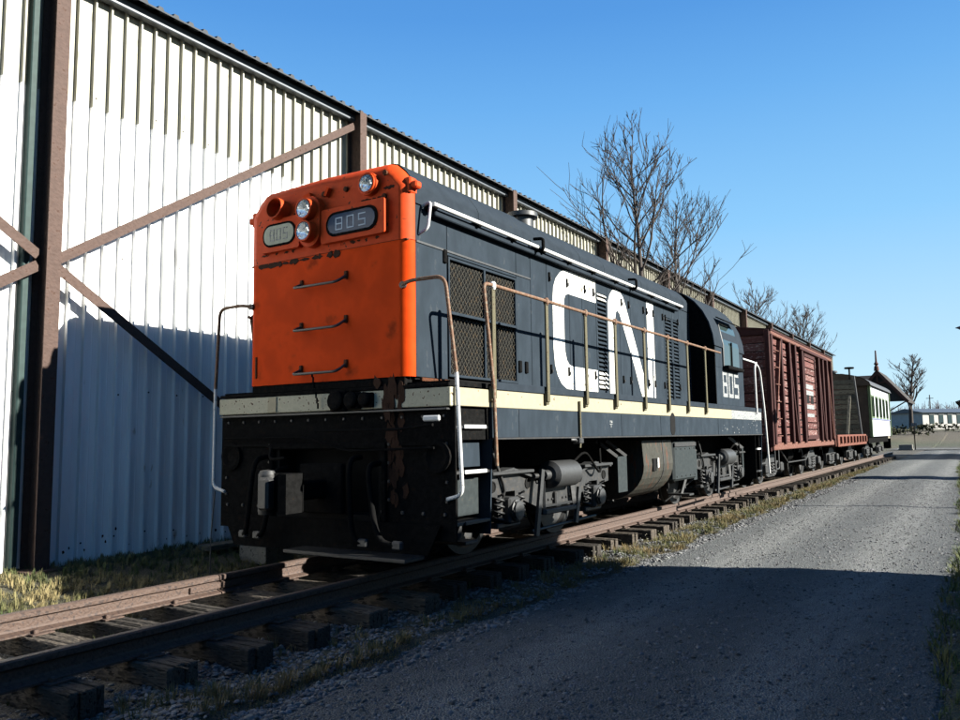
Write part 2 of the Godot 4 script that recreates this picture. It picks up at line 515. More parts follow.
# ------------------------------------------------------------------ track
func rail_section() -> PackedVector2Array:
	return PackedVector2Array([Vector2(-0.065, -0.145), Vector2(0.065, -0.145), Vector2(0.065, -0.133), Vector2(0.014, -0.118), Vector2(0.009, -0.105), Vector2(0.009, -0.052), Vector2(0.034, -0.038), Vector2(0.034, -0.007), Vector2(0.026, 0.0), Vector2(-0.026, 0.0), Vector2(-0.034, -0.007), Vector2(-0.034, -0.038), Vector2(-0.009, -0.052), Vector2(-0.009, -0.105), Vector2(-0.014, -0.118), Vector2(-0.065, -0.133)])

func build_track() -> void:
	var t := thing("railway_track", "rusty narrow track on weathered wooden ties under the train", "railway track")
	for s: float in [-1.0, 1.0]:
		var breaks := [7.0, 0.72 if s < 0 else 3.9, -11.3, -23.4, -44.0]
		for k in breaks.size() - 1:
			var gg := g().prism(rail_section(), Vector3(s * 0.57, 0, breaks[k] - 0.006), Vector3.RIGHT, Vector3.UP, Vector3(0, 0, breaks[k + 1] - breaks[k] + 0.012))
			var r := part("rail", gg, M.rail_rust, t)
			part("running_surface", g().box(Vector3(s * 0.57, 0.0012, (breaks[k] + breaks[k + 1]) * 0.5), Vector3(0.046, 0.002, breaks[k] - breaks[k + 1] - 0.014)), M.rail_worn if k > 1 else M.rail_rust, r)
			if k > 0:
				for e: float in [-1.0, 1.0]:
					part("joint_bar", g().box(Vector3(s * 0.57 + e * 0.019, -0.082, breaks[k]), Vector3(0.018, 0.05, 0.55), 0.004), M.rail_rust, r)
	var tie_mesh := []
	for k in 6:
		var gg := g()
		var L: float = [1.9, 1.96, 2.02, 1.86, 1.98, 1.92][k]
		var w := 0.2 + 0.008 * (k % 3)
		var zz := -w * 0.5
		var cuts := [0.28 + 0.04 * (k % 3), 0.42 - 0.05 * (k % 2)]
		cuts.append(1.0 - cuts[0] - cuts[1])
		for c: float in cuts:
			var sw := w * c
			gg.box(Vector3(rng.randf_range(-0.012, 0.012), rng.randf_range(-0.006, 0.0), zz + sw * 0.5), Vector3(L + rng.randf_range(-0.03, 0.02), 0.16, sw - 0.004), 0.007)
			zz += sw
		gg.box(Vector3(0, -0.012, 0), Vector3(L - 0.06, 0.125, w - 0.02))
		for e in 5:
			gg.box(Vector3(rng.randf_range(-0.8, 0.8), 0.077, rng.randf_range(-0.08, 0.08)), Vector3(rng.randf_range(0.15, 0.6), 0.008, rng.randf_range(0.008, 0.022)), 0.003)
		tie_mesh.append(gg.mesh(M.tie[k % 3]))
	var z := 3.3
	var spike := g().box(Vector3.ZERO, Vector3(0.04, 0.03, 0.035), 0.006).mesh(M.rail_rust)
	var plate := g().box(Vector3.ZERO, Vector3(0.24, 0.012, 0.15), 0.003).mesh(M.rail_rust)
	var i := 0
	while z > -42.0:
		var o := place("tie", tie_mesh[rng.randi() % 6], t, Vector3(rng.randf_range(-0.05, 0.05), -0.232 + rng.randf_range(-0.004, 0.003), z))
		o.rotation.y = rng.randf_range(-0.04, 0.04)
		o.rotation.x = rng.randf_range(-0.012, 0.012)
		if z > -14:
			for s: float in [-1.0, 1.0]:
				place("tie_plate", plate, o, Vector3(s * 0.57 - o.position.x, 0.084, 0))
				for e: float in [-1.0, 1.0]:
					var sp := place("spike", spike, o, Vector3(s * 0.57 + e * 0.078 - o.position.x, 0.1, e * 0.035))
					sp.rotation.y = -o.rotation.y
		z -= rng.randf_range(0.5, 0.62)
		i += 1

# ------------------------------------------------------------------ shed
const WALL_X := -2.9
const EAVE_Y := 5.93
const SHED_END := -48.2

func sheet_mesh(y0: float, y1: float, proud: float, m: Material) -> ArrayMesh:
	# 0.9 m wide ribbed sheet: five ribs 0.18 m apart, ribs stand 26 mm proud
	var gg := g()
	var pts := []
	for k in 5:
		var a := -0.18 * k
		pts.append(Vector2(a, 0.0)); pts.append(Vector2(a - 0.07, 0.0)); pts.append(Vector2(a - 0.078, 0.003)); pts.append(Vector2(a - 0.086, 0.0))
		pts.append(Vector2(a - 0.144, 0.0)); pts.append(Vector2(a - 0.1465, 0.046)); pts.append(Vector2(a - 0.166, 0.046)); pts.append(Vector2(a - 0.176, 0.0))
	pts.append(Vector2(-0.9, 0.0))
	for k in pts.size() - 1:
		var p: Vector2 = pts[k]
		var q: Vector2 = pts[k + 1]
		var a := Vector3(proud + p.y, y0, p.x)
		var b := Vector3(proud + q.y, y0, q.x)
		var up := Vector3(0, y1 - y0, 0)
		gg.quad(a, b, b + up, a + up, Vector3(1, 0, (q.y - p.y) * 50.0))
		var inn := Vector3(-0.004, 0, 0)
		gg.quad(a, b, b + inn, a + inn, Vector3.DOWN)
	return gg.mesh(m)

func build_shed() -> void:
	var t := thing("storage_shed", "long ribbed metal storage shed with cream top and white lower wall", "shed", Vector3(WALL_X, -0.1, -20))
	var off := Vector3.ZERO
	part("inner_wall", g().box(Vector3(WALL_X - 0.08, 2.92, (6.4 + SHED_END) * 0.5) + off, Vector3(0.12, 6.0, 6.4 - SHED_END)), M.trim_grey, t)
	part("end_wall", g().box(Vector3(WALL_X - 6.1, 3.0, SHED_END + 0.06) + off, Vector3(11.7, 6.0, 0.1)), M.sheet_cream, t)
	part("end_wall", g().box(Vector3(WALL_X - 6.1, 3.0, 6.3) + off, Vector3(11.7, 6.0, 0.1)), M.sheet_cream, t)
	part("rear_wall", g().box(Vector3(WALL_X - 12.0, 3.0, -21) + off, Vector3(0.1, 6.0, 54.4)), M.sheet_cream, t)
	var low := [sheet_mesh(-0.1, 4.68, 0.0, M.sheet_white), sheet_mesh(-0.1, 4.67, 0.002, M.sheet_white_b)]
	var high := [sheet_mesh(4.62, 5.9, 0.004, M.sheet_cream)]
	var z := 6.3
	while z > SHED_END + 0.5:
		place("wall_sheet", low[rng.randi() % 2], t, Vector3(WALL_X, 0, z) + off)
		place("upper_wall_sheet", high[0], t, Vector3(WALL_X, 0, z) + off)
		z -= 0.9
	# fixing screws in rows
	var sc := g()
	z = 6.3
	while z > -30.0:
		for y: float in [0.12, 1.62, 3.1, 4.72]:
			if rng.randf() < 0.85:
				sc.box(Vector3(WALL_X + 0.004, y + rng.randf_range(-0.03, 0.03), z - 0.03) + off, Vector3(0.012, 0.018, 0.018), 0.004)
		z -= 0.36
	tag(part("screw", sc, M.screw, t), "", "", "", "stuff")
	var sp := g()
	for k in 80:
		var sz := 4.0 - 10.0 * rng.randf()
		var sy := 0.02 + 0.24 * pow(rng.randf(), 2.0)
		var r := rng.randf_range(0.005, 0.018)
		var poly := PackedVector2Array()
		for j in 7: poly.append(Vector2(sz + cos(TAU * j / 7.0) * r * rng.randf_range(0.5, 1.2), sy + sin(TAU * j / 7.0) * r * rng.randf_range(0.5, 1.8)))
		sp.prism(poly, Vector3(WALL_X + 0.001, 0, 0), Vector3.BACK, Vector3.UP, Vector3(0.002 + 0.0001 * k, 0, 0))
	tag(part("rust_specks", sp, M.rust, t), "", "", "", "stuff")
	# columns of the outer frame
	for k in 12:
		var cz := 1.05 - 4.5 * k
		if cz < SHED_END: break
		var col := g()
		col.box(Vector3(WALL_X + 0.29, 2.9, cz) + off, Vector3(0.016, 6.04, 0.14))
		col.box(Vector3(WALL_X + 0.05, 2.9, cz) + off, Vector3(0.016, 6.04, 0.14))
		col.box(Vector3(WALL_X + 0.17, 2.9, cz) + off, Vector3(0.222, 6.02, 0.014))
		part("column", col, M.steel_brown, t)
		part("base_plate", g().box(Vector3(WALL_X + 0.18, -0.085, cz) + off, Vector3(0.4, 0.04, 0.34), 0.005), M.steel_brown, t)
		if k == 0:
			part("column_shade_strip", g().box(Vector3(WALL_X + 0.06, 2.9, cz + 0.16) + off, Vector3(0.09, 5.9, 0.07), 0.01), M.shade_green, t)  # added strip, stands in for the shade of the column on the wall
	# K braces meeting at mid height of the first column
	for k in 1:
		var cz := 1.05 - 9.0 * k
		for s: float in [-1.0, 1.0]:
			var ez := cz + s * 4.5
			if ez < SHED_END: continue
			part("brace", g().bar(Vector3(WALL_X + 0.2, 2.9, cz + s * 0.1) + off, Vector3(WALL_X + 0.2, 5.7, ez - s * 0.1) + off, 0.012, 0.1, Vector3.UP), M.steel_brown, t)
			part("brace", g().bar(Vector3(WALL_X + 0.2, 2.8, cz + s * 0.1) + off, Vector3(WALL_X + 0.2, 0.05, ez - s * 0.1) + off, 0.012, 0.1, Vector3.UP), M.steel_brown, t)
	# eave flashing and ribbed roof
	part("eave_trim", g().box(Vector3(WALL_X + 0.09, EAVE_Y - 0.06, -20.9) + off, Vector3(0.1, 0.1, 54.4), 0.01), M.trim_grey, t)
	var ridge_x := WALL_X - 6.1
	var pitch := 0.16
	for side in 2:
		var zz := 6.5
		while zz > SHED_END - 0.3:
			var gg := g()
			var x0: float = WALL_X + 0.26 if side == 0 else WALL_X - 12.3
			var x1: float = ridge_x
			var run := absf(x0 - x1)
			for j in 5:
				var a := zz - j * 0.2
				for pr: Array in [[0.0, 0.12, 0.0, 0.0], [0.12, 0.135, 0.0, 0.034], [0.135, 0.185, 0.034, 0.034], [0.185, 0.2, 0.034, 0.0]]:
					var p0 := Vector3(x0, EAVE_Y + pr[2], a - pr[0]) + off
					var p1 := Vector3(x0, EAVE_Y + pr[3], a - pr[1]) + off
					var d := Vector3(x1 - x0, run * pitch, 0)
					gg.quad(p0, p1, p1 + d, p0 + d, Vector3(0, 1, -(pr[3] - pr[2]) * 40.0))
					var dn := Vector3(0, -0.02, 0)
					gg.quad(Vector3(p0.x, EAVE_Y + off.y, p0.z) + dn, Vector3(p1.x, EAVE_Y + off.y, p1.z) + dn, p1, p0, Vector3(signf(x0 - x1), 0, 0))
			part("roof_sheet", gg, M.roof_dark, t)
			zz -= 1.0
	for z_end: float in [6.3, SHED_END + 0.06]:
		part("gable", g().prism(PackedVector2Array([Vector2(WALL_X - 12.0, 5.9), Vector2(WALL_X - 0.1, 5.9), Vector2(ridge_x, 5.85 + 6.0 * pitch)]), off + Vector3(0, 0, z_end - 0.04), Vector3.RIGHT, Vector3.UP, Vector3(0, 0, 0.08)), M.sheet_cream, t)

# ------------------------------------------------------------------ locomotive
const HX := 0.95        # hood half width
const FX := 1.37        # frame half width
const WALK := 1.564
const REAR := -10.07

# section of the hood roof from right to left: [point, normal]
func roof_section(xh: float, y0: float, y1: float, crown: float, rx: float) -> Array:
	var out := []
	out.append([Vector3(xh, y0, 0), Vector3.RIGHT])
	for k in 7:
		var a := PI * 0.5 * k / 6.0
		out.append([Vector3(xh - rx + rx * cos(a), y1 - (y1 - y0 - (y1 - y0) * 0.35) + (y1 - y0) * 0.65 * sin(a), 0), Vector3(cos(a), sin(a), 0)])
	out.append([Vector3(0, crown, 0), Vector3.UP])
	var n := out.size()
	for k in range(n - 2, -1, -1):
		var p: Vector3 = out[k][0]
		var q: Vector3 = out[k][1]
		out.append([Vector3(-p.x, p.y, 0), Vector3(-q.x, q.y, 0)])
	return out

func shifted(sec: Array, z: float) -> Array:
	var o := []
	for e in sec: o.append([e[0] + Vector3(0, 0, z), e[1]])
	return o

func rect_poly(z0: float, z1: float, y0: float, y1: float) -> PackedVector2Array:
	return PackedVector2Array([Vector2(z0, y0), Vector2(z1, y0), Vector2(z1, y1), Vector2(z0, y1)])

func pill(cx: float, cy: float, w: float, h: float, r: float, steps := 6) -> PackedVector2Array:
	var p := PackedVector2Array()
	for c: Array in [[1, 1, 0.0], [-1, 1, 0.5], [-1, -1, 1.0], [1, -1, 1.5]]:
		for k in steps + 1:
			var a: float = PI * (c[2] + 0.5 * k / steps)
			p.append(Vector2(cx + c[0] * (w * 0.5 - r) + r * cos(a), cy + c[1] * (h * 0.5 - r) + r * sin(a)))
	return p

# digits drawn with thin strokes inside a w x h cell, on the plane given by u, w axes
func stroke_digits(gg: G, text: String, o: Vector3, u: Vector3, up: Vector3, w: float, h: float, gap: float, th: float, depth: Vector3) -> void:
	var seg := {"8": [[0, 0, 1, 0], [0, 1, 1, 1], [0, 2, 1, 2], [0, 0, 0, 2], [1, 0, 1, 2]], "0": [[0, 0, 1, 0], [0, 2, 1, 2], [0, 0, 0, 2], [1, 0, 1, 2]], "5": [[0, 0, 1, 0], [0, 1, 1, 1], [0, 2, 1, 2], [0, 1, 0, 2], [1, 0, 1, 1]]}
	for k in text.length():
		for s: Array in seg[text[k]]:
			var a: Vector3 = o + u * (k * (w + gap) + s[0] * w) + up * (s[1] * h * 0.5)
			var b: Vector3 = o + u * (k * (w + gap) + s[2] * w) + up * (s[3] * h * 0.5)
			var dir := (b - a).normalized()
			var c := (a + b) * 0.5
			var z := depth.normalized()
			gg.box(c, Vector3(th, a.distance_to(b) + th * 0.98, depth.length() * (0.8 if s[1] == s[3] else 1.0)), 0.0, Basis(dir.cross(z), dir, z))

var hood_doors := []

func build_loco() -> void:
	var L := thing("diesel_locomotive", "black diesel switcher locomotive with orange nose and white letters", "locomotive", Vector3(0, 0, -5))
	# --- frame
	part("frame", g().box(Vector3(0, 1.28, -5.0), Vector3(2.66, 0.4, 9.9)), M.loco_black, L)
	for s: float in [-1.0, 1.0]:
		part("side_sill", g().box(Vector3(s * (FX - 0.02), 1.218, -5.285), Vector3(0.04, 0.253, 9.57), 0.004), M.loco_grey, L)
		var st := part("sill_stripe", g().box(Vector3(s * (FX - 0.019), 1.42, -4.25), Vector3(0.042, 0.148, 7.5), 0.004), M.stripe, L)
		part("worn_stripe_end", g().box(Vector3(s * (FX - 0.019), 1.42, -9.035), Vector3(0.042, 0.148, 2.07), 0.004), M.letter_worn, st)
		part("walkway_edge", g().box(Vector3(s * (FX - 0.012), 1.53, -5.3), Vector3(0.05, 0.07, 9.54), 0.006), M.loco_roof, L)
		part("bottom_flange", g().box(Vector3(s * (FX - 0.05), 1.084, -5.285), Vector3(0.13, 0.016, 9.57), 0.003), M.running_gear, L)
	part("walkway", g().box(Vector3(0, 1.53, -5.0), Vector3(2.64, 0.04, 10.1)), M.loco_black, L)
	part("centre_sill", g().box(Vector3(0, 0.94, -5.0), Vector3(1.5, 0.3, 9.6)).box(Vector3(0, 0.78, -5.0), Vector3(0.9, 0.5, 8.4)), M.loco_black, L)
	# sill fittings on the right side
	part("drain_pipe", g().tube([Vector3(FX + 0.016, 1.45, -2.17), Vector3(FX + 0.016, 1.07, -2.17), Vector3(FX + 0.016, 0.98, -2.15)], 0.014, 7), M.post_cream, L)
	part("drain_valve", g().box(Vector3(FX - 0.01, 1.05, -2.17), Vector3(0.09, 0.06, 0.09), 0.01).tube([Vector3(FX, 1.05, -2.1), Vector3(FX + 0.03, 1.06, -2.02), Vector3(FX, 1.06, -1.98)], 0.018, 6), M.gear_pale, L)
	part("oval_slot", g().prism(pill(-5.06, 1.24, 0.19, 0.3, 0.094), Vector3(FX + 0.001, 0, 0), Vector3.BACK, Vector3.UP, Vector3(0.003, 0, 0)), M.dark_void, L)
	var mk := g()
	for k: Array in [[0.02, 0.05], [-0.02, 0.05], [0.0, 0.0]]:
		mk.box(Vector3(FX + 0.0012, 1.2 + k[1], -3.0 + k[0]), Vector3(0.003, 0.026, 0.028))
	mk.box(Vector3(FX + 0.0012, 1.223, -3.0), Vector3(0.002, 0.008, 0.07))
	part("sill_marking", mk, M.letter_worn, L)
	var chips := g()
	for k in 26:
		var cz := -7.4 - 2.6 * rng.randf()
		var cy := rng.randf_range(1.11, 1.34)
		var r := rng.randf_range(0.006, 0.022)
		var poly := PackedVector2Array()
		for j in 6: poly.append(Vector2(cz + cos(TAU * j / 6.0) * r * rng.randf_range(0.5, 1.2), cy + sin(TAU * j / 6.0) * r * rng.randf_range(0.4, 1.1)))
		chips.prism(poly, Vector3(FX + 0.0004, 0, 0), Vector3.BACK, Vector3.UP, Vector3(0.001 + 0.0001 * k, 0, 0))
	tag(part("paint_chips", chips, M.letter_worn, L), "", "", "", "stuff")
	for z: float in [-0.95, -3.3, -4.6, -7.2]:
		part("sill_seam", g().box(Vector3(FX + 0.001, 1.218, z), Vector3(0.006, 0.24, 0.012)), M.loco_roof, L)
	# --- end sills
	for e in 2:
		var z: float = 0.075 if e == 0 else REAR
		var dz := 0.03 if e == 0 else -0.03
		var ep := part("end_sill", g().box(Vector3(0, 1.18, z - dz * 2), Vector3(2.66, 0.3, 0.06), 0.01).box(Vector3(-0.98, 0.67, z - dz * 2), Vector3(0.7, 0.72, 0.055), 0.01).box(Vector3(0.98, 0.67, z - dz * 2), Vector3(0.7, 0.72, 0.055), 0.01), M.loco_black, L)
		part("draft_pocket", g().box(Vector3(0, 0.72, z - dz * 9), Vector3(1.26, 0.62, 0.04)).box(Vector3(-0.6, 0.72, z - dz * 5), Vector3(0.04, 0.62, 0.22)).box(Vector3(0.6, 0.72, z - dz * 5), Vector3(0.04, 0.62, 0.22)).box(Vector3(0, 0.44, z - dz * 5), Vector3(1.2, 0.05, 0.24)), M.dark_void, ep)
		var bl := g()
		for k in 13:
			bl.box(Vector3(-1.26 + 0.21 * k, 1.27, z - dz), Vector3(0.028, 0.028, 0.024), 0.006)
			if k < 4 or k > 8: bl.box(Vector3(-1.26 + 0.21 * k, 0.5, z - dz), Vector3(0.03, 0.03, 0.024), 0.006)
		for y: float in [0.6, 0.75, 0.9, 1.05]:
			for x: float in [-0.7, 0.7, -1.28, 1.28]: bl.box(Vector3(x, y, z - dz), Vector3(0.028, 0.028, 0.024), 0.006)
		part("plate_bolts", bl, M.running_gear, ep)
		part("plate_rib", g().box(Vector3(-0.66, 0.72, z - dz * 0.8), Vector3(0.05, 0.6, 0.05), 0.008).box(Vector3(0.66, 0.72, z - dz * 0.8), Vector3(0.05, 0.6, 0.05), 0.008).box(Vector3(0, 1.04, z - dz * 0.8), Vector3(1.37, 0.05, 0.05), 0.008), M.loco_black, ep)
		part("train_pipe", g().tube(bend([Vector3(-1.25, 1.12, z + dz), Vector3(-0.2, 1.12, z + dz * 1.5), Vector3(0.3, 1.0, z + dz * 1.5), Vector3(1.2, 1.02, z + dz)], 0.1), 0.011, 6), M.loco_black, ep)
		for x: float in [-1.2, 1.2]:
			part("poling_socket", g().lathe(Vector3(x, 0.95, z - dz), Vector3(0, 0, signf(dz)), [[0.13, 0.0], [0.13, 0.03], [0.1, 0.035], [0.06, 0.015], [0.0, 0.01]], 16), M.loco_black, ep)
		var es := part("end_stripe", g().box(Vector3(0, 1.42, z - dz * 0.3), Vector3(2.7, 0.15, 0.05), 0.006), M.stripe_worn, L)
		part("stripe_lip", g().box(Vector3(0, 1.325, z - dz * 0.2), Vector3(2.64, 0.018, 0.07), 0.004), M.gear_pale, es)
		part("end_deck", g().box(Vector3(0, 1.515, z - dz * 2), Vector3(2.68, 0.03, 0.16), 0.006), M.loco_black, L)
	# --- nose, orange
	var low := g()
	var plan := []
	for k in 9:
		var a := PI * 0.5 * k / 8.0
		plan.append([Vector3(HX - 0.1 + 0.1 * cos(a), 0, 0.0 + 0.1 * sin(a)), Vector3(cos(a), 0, sin(a))])
	for k in range(8, -1, -1):
		var p: Vector3 = plan[k][0]
		var q: Vector3 = plan[k][1]
		plan.append([Vector3(-p.x, 0, p.z), Vector3(-q.x, 0, q.z)])
	var plan2 := []
	for e: Array in plan: plan2.append([e[0] + Vector3(0, 1.6, 0), e[1]])
	low.sweep(plan2, Vector3(0, 1.135, 0))
	part("nose", low, M.orange, L)
	part("nose_seam", g().box(Vector3(0, 2.737, 0.045), Vector3(1.86, 0.012, 0.09)), M.rust, L)
	var up := g()
	var sec := roof_section(HX, 2.74, 3.43, 3.46, 0.22)
	# keep the straight side, then the shoulder
	sec[1][0].y = 3.2
	var shoulder := [[Vector3(HX, 2.74, 0), Vector3.RIGHT], [Vector3(HX, 3.2, 0), Vector3.RIGHT], [Vector3(HX - 0.02, 3.25, 0), Vector3(0.9, 0.4, 0)], [Vector3(HX - 0.1, 3.345, 0), Vector3(0.7, 0.7, 0)], [Vector3(HX - 0.18, 3.415, 0), Vector3(0.6, 0.8, 0)], [Vector3(HX - 0.23, 3.43, 0), Vector3(0.2, 0.98, 0)], [Vector3(0, 3.45, 0), Vector3.UP]]
	var full := shoulder.duplicate()
	for k in range(shoulder.size() - 2, -1, -1):
		var p: Vector3 = shoulder[k][0]
		var q: Vector3 = shoulder[k][1]
		full.append([Vector3(-p.x, p.y, 0), Vector3(-q.x, q.y, 0)])
	var rings := []
	for r: Array in [[0.0, 0.0, 0.0], [0.04, 0.006, 0.3], [0.072, 0.027, 0.7], [0.092, 0.058, 1.2], [0.1, 0.1, 5.0]]:
		var ring := []
		for e: Array in full:
			var nn: Vector3 = e[1].normalized()
			var p: Vector3 = e[0] - Vector3(nn.x, nn.y if e[0].y > 3.0 else 0.0, 0) * r[1]
			ring.append([p + Vector3(0, 0, r[0]), (nn + Vector3(0, 0, r[2])).normalized()])
		rings.append(ring)
	for k in rings.size() - 1:
		for j in full.size() - 1:
			up.quads(rings[k][j][0], rings[k][j + 1][0], rings[k + 1][j + 1][0], rings[k + 1][j][0], rings[k][j][1], rings[k][j + 1][1], rings[k + 1][j + 1][1], rings[k + 1][j][1])
	var cap: Array = rings[-1]
	for j in range(1, cap.size() - 1): up.face(cap[0][0], cap[j][0], cap[j + 1][0], Vector3.BACK)
	part("nose_hood", up, M.orange_worn, L)
	build_nose_fittings(L)
	# --- hood core and roof
	part("hood_core", g().box(Vector3(0, 2.34, -3.6), Vector3(1.85, 1.52, 7.16)), M.dark_void, L)
	var zb := [0.0, -0.98, -1.98, -3.2, -3.92, -5.2, -6.44, -7.0, -7.32]
	for k in zb.size() - 1:
		var rs := []
		for e: Array in full:
			rs.append([e[0] if e[0].y > 3.0 else Vector3(e[0].x, 3.06, 0), e[1]])
		for e: Array in rs:
			var lift := 0.012 if k < 2 else 0.0
			e[0] = Vector3(e[0].x * (1.0 + lift * 0.3), e[0].y + (lift if e[0].y > 3.3 else 0.0), 0)
		var gg := g().sweep(shifted(rs, zb[k] - 0.003), Vector3(0, 0, zb[k + 1] - zb[k] + 0.006))
		part("roof_panel", gg, M.loco_roof, L)
	# --- doors of the right hood side; seams are the gaps between them
	var seams := [0.0, -0.46, -1.68, -1.98, -2.343, -2.889, -3.233, -3.63, -3.985, -4.37, -4.751, -5.284, -5.66, -6.07, -6.44, -6.75, -7.3]
	for k in seams.size() - 1:
		var z0: float = seams[k] - 0.004
		var z1: float = seams[k + 1] + 0.004
		var nm := "hood_door" if k > 2 else "hood_panel"
		if k == 1:
			part("hood_panel", g().box(Vector3(HX - 0.013, 2.875, (z0 + z1) * 0.5), Vector3(0.026, 0.35, z0 - z1), 0.004), M.loco_grey, L)
		elif k == 7 or k == 13 or k == 14:
			build_louvres(L, z0, z1)
		else:
			part(nm, g().box(Vector3(HX - 0.013, 2.325, (z0 + z1) * 0.5), Vector3(0.026, 1.45, z0 - z1), 0.004), M.loco_grey, L)
	part("hood_side", g().box(Vector3(-HX + 0.013, 2.325, -3.65), Vector3(0.026, 1.45, 7.28)), M.loco_grey, L)
	part("hood_base_angle", g().box(Vector3(HX + 0.012, 1.58, -3.65), Vector3(0.03, 0.03, 7.2), 0.004), M.rust, L)
	# door latches
	for z: float in [-2.4, -2.83, -3.3, -3.55, -4.43, -4.68, -5.22, -5.35, -5.6, -6.0, -6.12, -6.69]:
		for y: float in [1.82, 2.83]:
			var la := part("door_latch", g().box(Vector3(HX + 0.008, y, z), Vector3(0.016, 0.1, 0.03), 0.004), M.loco_black, L)
			part("latch_knob", g().box(Vector3(HX + 0.022, y - 0.02, z), Vector3(0.018, 0.035, 0.018), 0.004), M.gear_pale, la)
	for z: float in [-0.42, -1.72, -1.85]:
		part("door_latch", g().box(Vector3(HX + 0.008, 2.68 if z > -1 else 1.8, z), Vector3(0.022, 0.12, 0.05), 0.006), M.loco_black, L)
	# seam strip above the grille
	part("seam_strip", g().box(Vector3(HX + 0.004, 2.735, -0.99), Vector3(0.008, 0.02, 1.96), 0.002), M.gear_pale, L)
	build_grille(L)
	build_letters(L, seams)
	# --- hood rail (pipe with brackets below the roof shoulder)
	part("roof_rail", g().tube([Vector3(HX + 0.1, 3.06, -0.12), Vector3(HX + 0.1, 3.06, -1.97)], 0.02, 8), M.white_paint, L)
	part("roof_rail", g().tube([Vector3(HX + 0.1, 3.06, -2.05), Vector3(HX + 0.1, 3.06, -6.65)], 0.02, 8), M.white_paint, L)
	part("cable_channel", g().box(Vector3(HX + 0.04, 3.015, -3.4), Vector3(0.055, 0.06, 6.4), 0.008), M.loco_roof, L)
	for z: float in [-0.16, -0.85, -1.5, -1.99, -2.12, -2.75, -3.4, -4.1, -4.7, -5.4, -6.0, -6.6]:
		part("rail_bracket", g().box(Vector3(HX + 0.05, 3.05, z), Vector3(0.12, 0.05, 0.05), 0.008), M.loco_black, L)
	for z: float in [-2.0, -4.62]:
		part("rail_clamp", g().tube(bend([Vector3(HX + 0.06, 3.03, z), Vector3(HX + 0.15, 3.03, z), Vector3(HX + 0.15, 3.15, z), Vector3(HX + 0.04, 3.16, z)], 0.03), 0.018, 6), M.loco_black, L)
	part("side_grab", g().tube(bend([Vector3(HX, 3.05, -0.1), Vector3(HX + 0.09, 3.08, -0.1), Vector3(HX + 0.09, 2.84, -0.06), Vector3(HX, 2.8, -0.05)], 0.04), 0.013, 7), M.white_paint, L)
	# --- roof fittings
	part("exhaust_stack", g().lathe(Vector3(0.3, 3.42, -3.0), Vector3.UP, [[0.13, 0.0], [0.13, 0.3], [0.19, 0.31], [0.19, 0.36], [0.0, 0.37]], 14), M.gear_pale, L)
	build_cab(L)
	build_handrails(L)
	build_steps(L)
	build_running_gear(L)
	build_front_gear(L)

